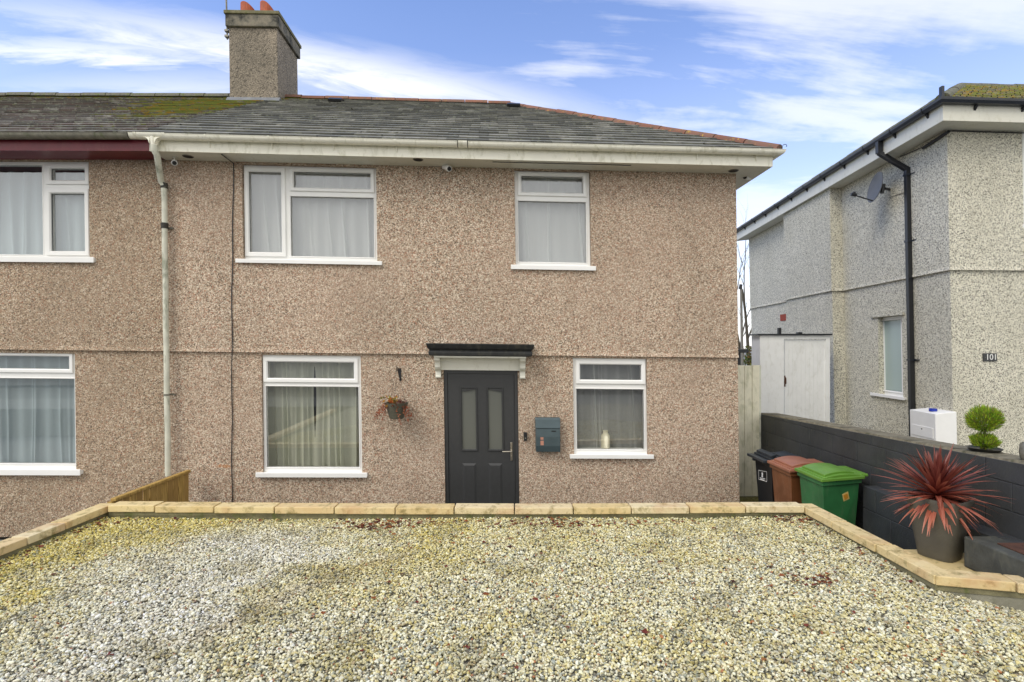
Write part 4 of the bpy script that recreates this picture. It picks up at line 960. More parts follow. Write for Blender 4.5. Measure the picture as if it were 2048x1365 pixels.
for i, (px0, px1, back) in enumerate(((482, 512, .35), (521, 549, .35))):
    w_ = wc - back; ua, ub = CH.inv(px0, 20, w_)[0], CH.inv(px1, 20, w_)[0]; r = (ub - ua) / 2; cu_ = (ua + ub) / 2
    _, v_top = CH.inv(px0, 8.5 if i else 9.5, w_)
    mb = MB(H); P = []; n = 20
    for k in range(n):
        t_ = 2 * math.pi * k / n; P.append((cu_ + r * math.cos(t_), w_ + r * math.sin(t_), vct - .02))
    v_vis = CH.inv(px1, 22.5, w_)[1]
    hcut = lambda q: v_top - (v_top - v_vis) * 1.0 * max(0, (q + .6) / 1.6) ** 2.2
    for k in range(n):
        t_ = 2 * math.pi * k / n; P.append((cu_ + r * .97 * math.cos(t_), w_ + r * .97 * math.sin(t_), hcut(math.cos(t_))))
    fs = [(k, (k + 1) % n, n + (k + 1) % n, n + k) for k in range(n)] + [tuple(range(n, 2 * n))]
    mb.add(P, fs); mb.build('chimney_pot', 'terracotta', chim)
# aerial mast
u, v = CH.inv(452, 70, wc); t = thing('aerial_mast', H.P(u, wc + .08, v), 'thin metal aerial mast bracketed to the left of the chimney', 'aerial')
vb_ = CH.inv(453, 74, wc)[1]; vt_ = CH.inv(451, -70, wc)[1]
mb = MB(H); mb.tube([(u, wc - .05, vb_), (u - .02, wc - .05, vt_)], .016, 8); mb.build('mast', 'galv', t)
for py in (58, 69):
    mb = MB(H)
    v2 = CH.inv(455, py, wc)[1]; mb.tube([(u - .03, wc - .05, v2), (a0 + .02, wc - .05, v2)], .012, 6); mb.box(u - .035, u + .03, wc - .08, wc - .01, v2 - .018, v2 + .018)
    mb.build('wall_bracket', 'galv', t)

# cables
def cable(name, label, pts, r=.006, mat='black'):
    mb = MB(H); mb.tube(pts, r, 6); return tag(mb.build(name, mat, None, smooth=True), label, 'cable')
pts = []; ex = [(443, 303, .28), (465, 327, .03)]
for px, py in ((443, 303),): u, v = H.inv(px, py, .29); pts.append((u, .29, VF - .01))
for i in range(22):
    py = 327 + (1008 - 327) * i / 21; px = 467 - 3.2 * min(1, i / 8) + .8 * math.sin(i * 1.3); w_ = .03 if py < 705 else .045 if py < 720 else .012
    u, v = H.inv(px, py, w_); pts.append((u, w_, v))
cable('wall_cable', 'thin black cable running down the wall from the eaves to the kerb', pts, .0065)
pts = []
for i in range(14):
    px = 985 + (1262 - 985) * i / 13; py = 312 + 11.5 * math.sin(math.pi * i / 13) + 8 * i / 13; w_ = .25; u, v = H.inv(px, py, w_); pts.append((u, w_, min(v, VF - .006)))
cable('soffit_cable', 'thin dark cable sagging under the soffit above the right upstairs window', pts, .004)

# soffit lights and cameras
for px, py, lab in ((376, 313, 'round black downlight in the soffit beside the white downpipe'), (836, 319.5, 'round black downlight in the soffit right of the wide window'), (1467, 341.5, 'round black downlight in the soffit by the house corner')):
    best = min((abs(H.inv(px, py, w / 100)[1] - VF), w / 100) for w in range(2, 32))[1]
    u, v = H.inv(px, py, best); t = thing('soffit_light', H.P(u, best, VF), lab, 'light', 'downlights in the soffit')
    for nm, mt, r0, r1, z0 in (('rim', 'galv', .068, .060, -.008), ('lamp', 'slot', .058, .055, -.009)):
        mb = MB(H); n = 18; P = [(u + r * math.cos(6.2832 * k / n), best + r * .9 * math.sin(6.2832 * k / n), VF + z) for r, z in ((r0, -.002), (r1, z0)) for k in range(n)]
        mb.add(P, [(k, (k + 1) % n, n + (k + 1) % n, n + k) for k in range(n)] + [tuple(range(n, 2 * n))]); mb.build(nm, mt, t)
def cctv(px, py, label, dirv, w=.12, s=1.0):
    u, v = H.inv(px, py, w); c0 = Vector(H.P(u, w, v)); t = thing('security_camera', tuple(c0), label, 'camera', 'security cameras under the eaves')
    dd = Vector(dirv).normalized(); mb = MB(); mb.tube([tuple(c0 - dd * .055 * s), tuple(c0 + dd * .045 * s)], .024 * s, 12); mb.tube([tuple(c0 + dd * .045 * s), tuple(c0 + dd * .06 * s)], [.027 * s, .026 * s], 12); mb.build('camera_body', 'upvc', t, smooth=True)
    mb = MB(); mb.tube([tuple(c0 + dd * .058 * s), tuple(c0 + dd * .064 * s)], .020 * s, 12); mb.build('lens', 'slot', t)
    top = Vector(H.P(u, w - .02, VF)); mb = MB(); mb.tube([tuple(c0 - dd * .03), (c0.x - dd.x * .02, top.y, top.z - .01), tuple(top)], .010, 8); mb.tube([tuple(top - Vector((0, 0, .012))), tuple(top)], .028, 12); mb.build('mount', 'upvc_aged', t, smooth=True)
cctv(349, 325, 'white bullet camera under the eaves beside the downpipe', (.45, -.7, -.35), .14, 1.3)
cctv(893, 336, 'white bullet camera under the eaves above the front door side', (.55, -.8, -.45), .10, 1.4)
cctv(1496, 355, 'white bullet camera under the eaves at the right corner', (-.75, -.6, -.15), -.15, 1.4)
u, v = H.inv(893, 335, .08); mb = MB(H); mb.tube([(u, .10, v - .0), (u - .10, .035, v - .10)], .004, 6); tag(mb.build('loose_wire', 'galv', None), 'short loose grey wire hanging below the middle camera', 'wire')

# mailbox, doorbell
r = H.rect(1071.5, 1120, 836, 904, .08); a, c, e, f = r
t = thing('mailbox', H.P((a + c) / 2, 0, e), 'teal grey metal mailbox with a pink sticker right of the door', 'mailbox')
hh = f - e; prof = [(.004, e + .012), (.07, e + .006), (.095, e + .0), (.108, e + hh * .18), (.108, e + hh * .45), (.10, e + hh * .69), (.004, e + hh * .69)]
mb = MB(H); mb.prism(prof, a, c); mb.build('box_body', 'mailbox', t, bev=.004)
prof = [(.004, e + hh * .693), (.106, e + hh * .693), (.110, e + hh * .70), (.09, e + hh * .95), (.075, f), (.004, f)]
mb = MB(H); mb.prism(prof, a - .003, c + .003); mb.build('lid', 'mailbox', t, bev=.004)
sr = H.rect(1103, 1112, 862, 864, .11); mb = MB(H); mb.box(sr[0], sr[1], .100, .1075, sr[2], sr[3]); mb.build('slot', 'slot', t)
mb = MB(H); sr = H.rect(1081, 1087.5, 882, 891, .112); mb.box(sr[0], sr[1], .1085, .1098, sr[2], sr[3]); sr = H.rect(1081, 1087, 875, 880, .112); mb.box(sr[0], sr[1], .1085, .1098, sr[2], sr[3]); mb.build('sticker', 'rose', t)
r = H.rect(1047.5, 1054, 865, 882, .02); t = thing('doorbell', H.P(r[0], 0, r[2]), 'small black video doorbell between the door and the mailbox', 'doorbell')
mb = MB(H); mb.box(r[0], r[1], .002, .028, r[2], r[3]); mb.build('bell_body', 'black', t, bev=.005)
mb = MB(H); cu_ = (r[0] + r[1]) / 2; mb.tube([(cu_, .028, r[2] + .035), (cu_, .031, r[2] + .035)], .010, 12); mb.build('button', 'galv', t)

# hanging basket and wall bracket
u, v = H.inv(796, 752, .02); v_arm = v + .06; wb_ = .24
t = thing('basket_bracket', H.P(u, 0, v), 'black scrolled iron bracket on the wall left of the door', 'bracket')
ut, vt2 = H.inv(800, 737, .01); ub2, vb2 = H.inv(800, 762, .01)
mb = MB(H); mb.box(ut - .012, ut + .012, .002, .01, vb2, vt2)
mb.tube([(ut, .01, vt2 - .01), (ut - .0, .10, vt2 + .005), (ut, .2, vt2 + .012), (ut, .24, vt2 + .03)], .006, 6)
mb.tube([(ut, .01, vb2 + .02), (ut, .08, vb2 + .07), (ut, .16, vt2 - .01)], .006, 6)
mb.tube([(ut, .10, vt2 + .0), (ut, .13, vt2 - .03), (ut, .10, vt2 - .055), (ut, .07, vt2 - .035), (ut, .09, vt2 - .02)], .005, 6)
mb.build('iron_arm', 'black', t)
ub_, vb3 = H.inv(793, 822, .2); wq = .18
t = thing('hanging_basket', H.P(ub_, wq, vb3), 'grey woven hanging basket with withered red trailing plant', 'hanging basket')
cb = H.P(ub_, wq, vb3); vb4 = cb[2]
mb = MB(); zt = .075; mb.lathe([(.07, -.155), (.09, -.145), (.145, .045), (.15, .055), (.14, .055), (.13, .03), (.02, .03)], (cb[0], cb[1], vb4 + .05), 20)
m, nt, b, _ = new_mat('wicker'); vv2 = obj_vec(nt); wv = N(nt, 'ShaderNodeTexWave', wave_type='BANDS', bands_direction='Z'); wv.inputs['Scale'].default_value = 22; wv.inputs['Distortion'].default_value = 4; nt.links.new(vv2, wv.inputs[0])
c = ramp(nt, wv.outputs[0], [(0, (.05, .05, .035)), (1, (.19, .18, .13))]).outputs[0]; nt.links.new(c, b.inputs['Base Color']); bump(nt, b, wv.outputs[0], .8, .01); b.inputs['Roughness'].default_value = .9; M['wicker'] = m
mb.build('basket', 'wicker', t, smooth=True)
mb = MB(); hook = H.P(ut, .24, vt2 + .02)
for k in range(3):
    a_ = k * 2.09 + .5; mb.tube([(cb[0] + .12 * math.cos(a_), cb[1] + .12 * math.sin(a_), vb4 + .10), hook], .002, 5)
mb.build('chain', 'black', t)
mb = MB(); cols = []
rr = random.Random(4)
def small_leaf(mb, cols, p, s, c, rr):
    a_ = rr.uniform(0, 6.28); b_ = rr.uniform(-1, 1); dx = Vector((math.cos(a_) * math.cos(b_), math.sin(a_) * math.cos(b_), math.sin(b_))); e_ = Vector((rr.uniform(-1, 1), rr.uniform(-1, 1), rr.uniform(-1, 1))).cross(dx).normalized()
    p = Vector(p); mb.add([tuple(p), tuple(p + dx * s * .5 + e_ * s * .3), tuple(p + dx * s), tuple(p + dx * s * .5 - e_ * s * .3)], [(0, 1, 2, 3)]); cols.extend([(*c, 1)] * 4)
for _ in range(150):
    a_ = rr.uniform(0, 6.28); q = rr.uniform(0, .15); xx = cb[0] + q * math.cos(a_) - .035; c_ = rr.choice([(.36, .10, .02), (.42, .20, .03), (.22, .22, .03), (.28, .04, .02), (.40, .28, .05)])
    if xx > cb[0] + .02: c_ = rr.choice([(.12, .03, .02), (.16, .05, .03), (.3, .2, .17)])
    small_leaf(mb, cols, (xx, cb[1] + q * math.sin(a_), vb4 + .10 + rr.uniform(-.03, .06) * (1 if xx < cb[0] else .4)), .05, c_, rr)
mb.build('flowers', 'leaf', t, smooth=None, cols=cols); mb = MB(); cols = []
for k in range(16):     # trailing strands
    a_ = rr.uniform(2.2, 6.6); x_, y_, z_ = cb[0] + .12 * math.cos(a_), cb[1] + .12 * math.sin(a_), vb4 + .10; L_ = rr.randint(7, 26); dxx = math.cos(a_) * .004
    if k < 5: x_ = cb[0] - .14; dxx = -.0055; L_ = 20
    for i in range(L_):
        x_ += dxx + rr.uniform(-.005, .005); z_ -= .0095; small_leaf(mb, cols, (x_, y_ - .02, z_), .028, rr.choice([(.34, .09, .04), (.40, .14, .06), (.24, .06, .03)]), rr)
mb.build('withered_plant', 'leaf', t, smooth=None, cols=cols)

# small sloping garden fence between the two front doors
t = thing('picket_fence', (-4.1, 5.9, PATH_Z), 'short treated timber board fence against the house wall above the kerb corner', 'fence')
mb = MB(); XF = -4.115; y = 5.33; zt = lambda y: CZ - 1.565 - .0 * y
rr = random.Random(3)
while y < 6.5:
    mb.box(XF - .02, XF + rr.uniform(-.012, .0), y + .005, y + .094, PATH_Z, zt(y) - .02, rnd=rr.random()); 
    y += .1
mb.build('boards', 'timber', t, bev=.004)
mb = MB(); mb.box(XF - .045, XF - .022, 5.31, 6.5, zt(0) - .25, zt(0) - .15); mb.build('rear_rail', 'timber', t)
mb = MB(); mb.prism([(5.30, 0)] * 0 or [(5.29, zt(0) - .028), (6.53, zt(0) - .028), (6.53, zt(0) + .004), (5.29, zt(0) + .004)], XF - .035, XF + .022); mb.build('top_rail', 'timber', t, bev=.006)
mb = MB(); mb.box(XF - .055, XF - .003, 5.27, 5.325, PATH_Z, zt(0) - .03); mb.build('post', 'timber', t, bev=.004)
# the attached house's path kerb
mb = MB(); mb.box(-9, -4.25, 4.2, 6.48, PATH_Z - .015, PATH_Z + .02); tag(mb.build('left_path', 'pavement'), kind='structure')

# ================================================================== gate, flood light, pole, trees beyond
GY = 8.0
t = thing('plank_gate', (3.7, GY, PATH_Z), 'tall cream painted plank gate closing the passage between the houses', 'gate')
xa, xb = 3.06, (1519.5 - CX) / F * GY; zt_, zb_ = dp(0, 731, GY)[2], dp(0, 993, GY)[2]
mb = MB(); x = xb; k = 0; rr = random.Random(12)
while x > xa:
    w_ = .118; mb.box(max(xa, x - w_ + .003), x - .003, GY + rr.uniform(0, .003), GY + .022, zb_, zt_ + rr.uniform(-.004, .002)); x -= w_
mb.build('planks', 'gate', t, bev=.003)
for z_ in (zb_ + .2, (zb_ + zt_) / 2, zt_ - .25): mb = MB(); mb.box(xa, xb, GY + .024, GY + .06, z_, z_ + .09); mb.build('cross_rail', 'gate', t)
mb = MB(); mb.box(xb - .05, xb + .035, GY + .03, GY + .10, PATH_Z, zt_ + .0); mb.build('gate_post', 'pipe', t)
mb = MB(); mb.box(3.05, 3.98, GY - .18, GY + .3, PATH_Z, zb_ - .012); tag(mb.build('gate_step', 'moss', bev=.02), 'mossy stone step under the plank gate', 'step')
# flood light on the corner
fl = dp(1482, 702, 7.3)
t = thing('flood_light', fl, 'small black floodlight on the right corner of the house', 'light')
mb = MB(); mb.box(fl[0] - .085, fl[0] + .085, fl[1] - .06, fl[1] + .06, fl[2] - .028, fl[2] + .022); mb.build('lamp_head', 'black', t, bev=.006)
mb = MB(); mb.box(fl[0] - .045, fl[0] - .005, fl[1], fl[1] + .04, fl[2] - .20, fl[2] - .03); mb.tube([(fl[0] - .03, fl[1] + .02, fl[2] - .2), (fl[0] - .13, fl[1] + .02, fl[2] - .12)], .01, 6); mb.build('sensor', 'black', t)
# pole
p0 = dp(1484, 900, 16); p1 = dp(1482, 572, 16)
t = thing('telegraph_pole', (p0[0] + .05, 16, PATH_Z), 'weathered grey pole standing beyond the gate', 'pole')
mb = MB(); mb.tube([(p0[0] + .12, 16, PATH_Z), (p0[0] + .05, 16, p0[2]), (p1[0], 16, p1[2])], [.055, .05, .035], 10); mb.build('shaft', 'pole', t)
mb = MB(); mb.tube([(p1[0] - .03, 16, p1[2] - .1), (p1[0], 16, p1[2] + .04)], .05, 8); mb.build('pole_cap', 'black', t)
def branchy(name, base, h, label, seed, spread=.18, leafy=True):
    rr = random.Random(seed); t = thing(name, base, label, 'tree', 'bare trees beyond the gate')
    mb = MB(); tips = []
    def grow(p, d, L, r, dep):
        n = 5; pts = [tuple(p)]; rs = [r]; q = Vector(p); dd = Vector(d)
        for i in range(n):
            dd = (dd + Vector((rr.uniform(-1, 1), rr.uniform(-1, 1), rr.uniform(-.2, .6))) * .13).normalized(); q = q + dd * L / n; pts.append(tuple(q)); rs.append(r * (1 - .6 * (i + 1) / n))
            if dep and i >= 0 and rr.random() < .85:
                ang = rr.uniform(0, 6.28); sd = (dd + Vector((math.cos(ang), math.sin(ang), .4)) * rr.uniform(.3, .7)).normalized(); grow(q, sd, L * rr.uniform(.35, .6), rs[-1] * .6, dep - 1)
            tips.append(tuple(q))
        mb.tube(pts, rs, 5)
    grow(base, (0, 0, 1), h, .085, 3); mb.build('trunk', 'bark', t)
    mb = MB(); cols = []
    for p in tips:
        if not leafy and rr.random() < .85: continue
        low = max(0, 1 - (p[2] - base[2]) / (h * .75))
        for _ in range(int(9 * max(0, low - .15))):
            c_ = rr.choice([(.10, .15, .02), (.16, .20, .03), (.20, .13, .04), (.07, .10, .02)])
            small_leaf(mb, cols, (p[0] + rr.gauss(0, .12), p[1] + rr.gauss(0, .12), p[2] + rr.gauss(0, .12)), .08, c_, rr)
    if cols: mb.build('foliage', 'leaf', t, smooth=None, cols=cols)
branchy('bare_tree', (dp(1498, 800, 18)[0], 18, PATH_Z), 4.6, 'thin bare tree nearest the grey neighbouring wall', 5)
branchy('bare_tree', (dp(1488, 800, 19)[0], 19, PATH_Z), 4.0, 'shorter budding tree behind the weathered pole', 9)
branchy('bare_tree', (dp(1471, 800, 20)[0], 20, PATH_Z), 4.2, 'bare tree half hidden by the pebbledashed corner', 21)
mb = MB(); cols = []; rr = random.Random(8)
hz0 = dp(1495, 735, 17)
for _ in range(2600):
    x = hz0[0] + rr.uniform(-.8, .55); z = PATH_Z + (rr.random() ** .8) * (2.15 + .35 * math.sin(x * 5)); c_ = rr.choice([(.10, .16, .015), (.17, .20, .02), (.22, .13, .035), (.06, .10, .015), (.14, .09, .03)])
    small_leaf(mb, cols, (x, 17 + rr.uniform(-.4, .4), z), .10, c_, rr)
tag(mb.build('hedge', 'leaf', smooth=None, cols=cols), 'mixed green and russet hedge showing above the gate', 'hedge')

# ================================================================== neighbouring cream house on the right
A_S = math.atan2(1, .079)
C0 = (7.47, 8.70)
NS = Frame(C0, A_S, 0, .02, flip=-1)                     # side wall, u runs away from us
A_F = .055
NF = Frame(C0, A_F, .004, .02)
nb = thing('cream_house', (9, 12, PATH_Z), 'cream and black pebbledashed neighbouring house with navy gutters on the right', 'house')
VB2 = NS.inv(1800, 560.5)[1]; VS2 = NS.inv(1800, 305)[1]
VB2 = NF.inv(1903, 541)[1]; VS2 = NF.inv(1903, 262)[1]
LEN = 8.75; u_b0 = NS.inv(1688, 600)[0]; 
ub1 = NS.inv(1573, 600, .26)[0]
V02 = PATH_Z - CZ - .05
win = NS.rect(1757, 1805, 633, 795)
side_w = 5.2
def nbwall():
    mb = MB(NS)
    mb.holed(0, LEN, V02, VB2, 0, [win], .14)
    mb.fr = WD
    for wa, wb in ((0, 1), (1, 2)):
        for (oa, va), (ob, vb_) in (((.025, VB2 + .06), (.025, VS2)), ((.04, VB2), (.025, VB2 + .06)), ((0, VB2), (.04, VB2))):
            mb.quad(P2(oa, va, wa), P2(oa, va, wb), P2(ob, vb_, wb), P2(ob, vb_, wa))
    mb.fr = NS
    # breast
    pb = .26
    for (v0, v1, o) in ((V02, VB2 + .02, 0), (VB2 + .05, VS2, .025)):
        mb.box(u_b0 - o, ub1 + o, 0, pb + o, v0 + (.0 if o else 0), v1)
    mb.add([(u_b0 - .04, .0, VB2), (ub1 + .04, 0, VB2), (ub1 + .04, pb + .04, VB2), (u_b0 - .04, pb + .04, VB2), (u_b0 - .025, .0, VB2 + .055), (ub1 + .025, 0, VB2 + .055), (ub1 + .025, pb + .025, VB2 + .055), (u_b0 - .025, pb + .025, VB2 + .055)],
           [(0, 1, 2, 3), (0, 3, 7, 4), (3, 2, 6, 7), (2, 1, 5, 6)])
    mb.fr = NF
    mb.quad((0, 0, V02), (side_w, 0, V02), (side_w, 0, VB2), (0, 0, VB2))
    # far end walls
    A = NS.P(LEN, 0, V02); B = NF.P(side_w, 0, V02); Cc = (B[0] + .6, A[1] + .4)
    mb.fr = WD
    for p, q in (((A[0], A[1]), Cc), (Cc, (B[0], B[1]))):
        mb.quad((p[0], p[1], PATH_Z), (q[0], q[1], PATH_Z), (q[0], q[1], CZ + VS2), (p[0], p[1], CZ + VS2))
    return mb.build('wall', 'pebble_cream', nb, smooth=None)
# closed-off room behind its window
window(nb, win, [(1764, 1804, 641, 782, 'sash', .03)], (1740, 1808, 790, 796), 'upvc', wf=-.10, fr=NS, gl='frost', sillw=.05)
mb = MB(NS); lr = NS.rect(1741, 1806, 628, 633, .03); mb.box(lr[0], lr[1], .002, .035, lr[2], lr[3]); mb.build('window_lintel', 'pebble_cream', nb)
# eaves of the neighbour: plan corner mitre
OV2 = .37
def P2(o, v, where):    # where: 0 far end of the side, 1 corner, 2 far end of the front
    ns, nf = Vector(NS.N), Vector(NF.N); us, uf = Vector(NS.U), Vector(NF.U)
    if where == 1:
        # intersection of the two offset lines
        a_ = Vector(C0) + ns * o; b_ = Vector(C0) + nf * o; det = us.x * (-uf.y) - us.y * (-uf.x); dx, dy = b_.x - a_.x, b_.y - a_.y
        s_ = (dx * (-uf.y) - dy * (-uf.x)) / det; p = a_ + us * s_
    elif where == 0: p = Vector(C0) + ns * o + us * (LEN + (.35 if o > .1 else 0))
    else: p = Vector(C0) + nf * o + uf * (side_w + (.35 if o > .1 else 0))
    return (p.x - .02 * v, p.y, CZ + v)
nbwall()
def sweep2(prof, name, mat, smooth=False, parent=None):
    n = len(prof); mb = MB(); mb.add([P2(o, v, w_) for w_ in (0, 1, 2) for o, v in prof],
        [(s * n + i, s * n + (i + 1) % n, (s + 1) * n + (i + 1) % n, (s + 1) * n + i) for s in (0, 1) for i in range(n)] + [tuple(range(n)), tuple(range(2 * n, 3 * n))])
    return mb.build(name, mat, parent or nb, smooth=smooth)
vft2 = VS2 + .325
sweep2([(OV2 - .02, VS2), (OV2, VS2), (OV2, vft2), (OV2 - .02, vft2)], 'fascia', 'soffit')
sweep2([(-.3, VS2 + .004), (OV2 - .019, VS2 + .004), (OV2 - .019, VS2 + .012), (-.3, VS2 + .012)], 'soffit', 'soffit')
vg2 = VS2 + .335
gp_ = [(OV2 + .004, vg2), (OV2 + .004, vg2 - .075), (OV2 + .03, vg2 - .085), (OV2 + .085, vg2 - .08), (OV2 + .11, vg2 - .04), (OV2 + .115, vg2), (OV2 + .105, vg2), (OV2 + .08, vg2 - .07), (OV2 + .03, vg2 - .075), (OV2 + .014, vg2)]
g2 = sweep2(gp_, 'gutter', 'dark_navy')
for k in range(13):
    mb = MB(NS); u = -.1 + k * .82; mb.prism([(OV2 + .001, vg2 - .16), (OV2 + .05, vg2 - .088), (OV2 + .004, vg2 - .088)], u - .02, u + .02); mb.prism([(OV2 + .002, vg2 + .004), (OV2 + .002, vg2 - .085), (OV2 + .03, vg2 - .093), (OV2 + .09, vg2 - .088), (OV2 + .118, vg2 - .04), (OV2 + .122, vg2 + .006)], u - .012, u + .012); mb.build('gutter_bracket', 'black', g2)
for k in range(5):
    mb = MB(NF); u = .12 + k * .82; mb.prism([(OV2 + .001, vg2 - .16), (OV2 + .05, vg2 - .088), (OV2 + .004, vg2 - .088)], u - .02, u + .02); mb.build('gutter_bracket', 'black', g2)
# its roof: tiles modelled as stepped courses
def nroof():
    pitch = math.radians(33); mb = MB(); rr = random.Random(6); oo = OV2 + .06; v0 = vg2 + .005
    ex = .17; rows = 14
    for w_a, w_b in ((0, 1), (1, 2)):
        for r in range(rows):
            o0 = oo - r * ex * math.cos(pitch); o1 = oo - (r + 1.2) * ex * math.cos(pitch); va = v0 + r * ex * math.sin(pitch); vb__ = v0 + (r + 1.2) * ex * math.sin(pitch) - .012
            A0, B0, A1, B1 = P2(o0, va + .016, w_a), P2(o0, va + .016, w_b), P2(o1, vb__, w_a), P2(o1, vb__, w_b); Aq, Bq = P2(o0, va, w_a), P2(o0, va, w_b)
            L = (Vector(B0) - Vector(A0)).length; n = max(1, int(L / .26)); off = .5 if r % 2 else 0
            def lp(a, b, t): return tuple(Vector(a).lerp(Vector(b), min(1, max(0, t))))
            k = 0
            while k < n + 1:
                t0, t1 = (k - off) / n + .002, (k + 1 - off) / n - .002; k += 1
                if t1 <= 0 or t0 >= 1: continue
                j = rr.uniform(-.003, .004); mb.add([lp(Aq, Bq, t0), lp(Aq, Bq, t1), tuple(Vector(lp(A0, B0, t1)) + Vector((0, 0, j))), tuple(Vector(lp(A0, B0, t0)) + Vector((0, 0, j))), lp(A1, B1, t1), lp(A1, B1, t0)], [(0, 1, 2, 3), (3, 2, 4, 5)], rnd=rr.random(), moss=.85 if w_a else .55)
    o = mb.build('roof', 'tiles_old', nb, smooth=None)
    # flat crown behind the first rise
    mb = MB(); ot = oo - rows * ex * math.cos(pitch); vt_ = v0 + rows * ex * math.sin(pitch) - .02
    A, B, Cc = P2(ot, vt_, 0), P2(ot, vt_, 1), P2(ot, vt_, 2); D = (Cc[0] + .3, A[1] + .3, vt_ + CZ)
    mb.add([A, B, Cc, D], [(0, 1, 2, 3)]); mb.build('roof_crown', 'tiles_old', nb, smooth=None)
    return A, B, Cc
rA, rB, rC = nroof()
# hip and ridge tiles
def ridge_w(A, B, n, mat, name, parent, r=.1, seed=4):
    A, B = Vector(A), Vector(B); D = B - A; d = D.normalized(); side = d.cross(Vector((0, 0, 1))).normalized(); up = side.cross(d).normalized(); mb = MB(); rr = random.Random(seed)
    for i in range(n):
        p0, p1 = A + D * (i / n), A + D * ((i + .97) / n); P = []; j = rr.uniform(-.008, .008)
        for p in (p0, p1):
            for k in range(9): t_ = math.pi * k / 8; P.append(tuple(p + side * math.cos(t_) * r + up * (math.sin(t_) * r * .9 - .04 + j)))
        mb.add(P, [(k, k + 1, k + 10, k + 9) for k in range(8)] + [tuple(range(9)), tuple(range(9, 18))], rnd=rr.random())
    mb.build(name, mat, parent, smooth=True)
ridge_w(P2(OV2 + .02, vg2 + .05, 1), rB, 6, 'ridge_moss', 'hip_tiles', nb); ridge_w(rB, rC, 9, 'ridge_moss', 'ridge_tiles', nb); ridge_w(rA, rB, 18, 'ridge_moss', 'ridge_tiles', nb)
# square black downpipe
ubx, _ = NS.inv(1758, 290, OV2 + .06); uw, _ = NS.inv(1812, 340, .08)
s_ = .036
def sqtube(mb, pts, s):
    for (a, b) in zip(pts, pts[1:]):
        a, b = Vector(a), Vector(b); d = (b - a).normalized(); x = Vector((1, 0, 0)) if abs(d.z) > .9 or abs(d.x) < .5 else Vector((0, 1, 0)); 
        x = (Vector((1, 0, 0)) - d * d.x).normalized() if abs(d.x) < .9 else Vector((0, 1, 0)); y = d.cross(x).normalized(); P = [tuple(p + x * sx * s + y * sy * s) for p in (a - d * s * .3, b + d * s * .3) for sx, sy in ((-1, -1), (1, -1), (1, 1), (-1, 1))]
        mb.add(P, [(0, 1, 5, 4), (1, 2, 6, 5), (2, 3, 7, 6), (3, 0, 4, 7), (0, 3, 2, 1), (4, 5, 6, 7)])
mb = MB(NS); vsw2 = NS.inv(1816, 338, .06)[1]; vbt = NS.inv(1826, 905, .06)[1]; vbox = NS.inv(1760, 306, OV2 + .05)[1]
sqtube(mb, [(ubx, OV2 + .06, vg2 - .08), (ubx, OV2 + .06, vbox)], .045)
sqtube(mb, [(ubx, OV2 + .06, vbox), (uw, .07, vsw2)], .04)
sqtube(mb, [(uw, .06, vsw2 + .02), (uw, .06, vbt)], .04)
np_ = mb.build('downpipe', 'black', nb, bev=.005)
for py in (348, 482, 720):
    v_ = NS.inv(1820, py, .06)[1]; mb = MB(NS); mb.box(uw - .05, uw + .05, .005, .11, v_ - .018, v_ + .018); mb.box(uw - .15, uw - .05, .003, .03, v_ - .012, v_ + .012); mb.build('pipe_clip', 'dark_navy', np_)
# pieces on the side wall
for x0, x1, y0, y1, w_, nm, mt in ((1561, 1572, 629, 642, 0, 'air_brick', 'brick'), (1560, 1572, 428, 440, .025, 'air_brick', 'brick')):
    r = NS.rect(x0, x1, y0, y1, w_); mb = MB(NS); mb.box(r[0], r[1], w_ - .01, w_ + .012, r[2], r[3]); mb.build(nm, mt, nb)
# corner window jamb of a front window right at the frame edge
fr_ = NF.rect(2046, 2170, 262, 452, 0.03)
mb = MB(NF); mb.box(fr_[0] - .02, fr_[1], .02, .03, fr_[2] - .04, fr_[2] + .02); mb.box(fr_[0], fr_[0] + .07, .02, .04, fr_[2], fr_[3]); mb.box(fr_[1] - .07, fr_[1], .02, .04, fr_[2], fr_[3]); mb.box(fr_[0] + .07, fr_[1] - .07, .02, .04, fr_[3] - .07, fr_[3]); mb.box(fr_[0] + .07, fr_[1] - .07, .02, .04, fr_[2] + .02, fr_[2] + .09); mb.box((fr_[0] + fr_[1]) / 2 - .03, (fr_[0] + fr_[1]) / 2 + .03, .021, .041, fr_[2] + .09, fr_[3] - .07)
nw = mb.build('window', 'upvc', nb)
mb = MB(NF); mb.box(fr_[0] + .06, fr_[1] - .06, .027, .030, fr_[2] + .06, fr_[3] - .06); mb.build('pane', 'frost', nw)
# black wire with joint box under soffit
pts = []
for px, py in ((1905, 262), (1895, 262), (1885, 272), (1880, 272), (1868, 284), (1840, 297), (1800, 314)): u, v = NS.inv(px, py, .04); pts.append((u, .04, v))
mb = MB(NS); mb.tube(pts, .008, 5); u, v = NS.inv(1875, 279, .05); 
mb.tube([(u - .25, .05, v + .03), (u + .35, .05, v - .02)], .028, 6); nbc = mb.build('soffit_cable', 'black', None); tag(nbc, 'black cable with a connector tucked under the neighbouring eaves', 'cable')
mb = MB(NF); mb.tube([(0, .03, VS2 - .015), (2, .035, VS2 - .02), (3.5, .03, VS2 - .015)], .010, 5); mb.build('eaves_gap', 'black', nb)
pts = []
for px, py in ((1778, 396), (1795, 390), (1812, 385)): u, v = NS.inv(px, py, .03); pts.append((u, .035, v))
mb = MB(NS); mb.tube(pts, .005, 5); tag(mb.build('dish_cable', 'black', None), 'thin cable from the satellite dish to the black downpipe', 'cable')
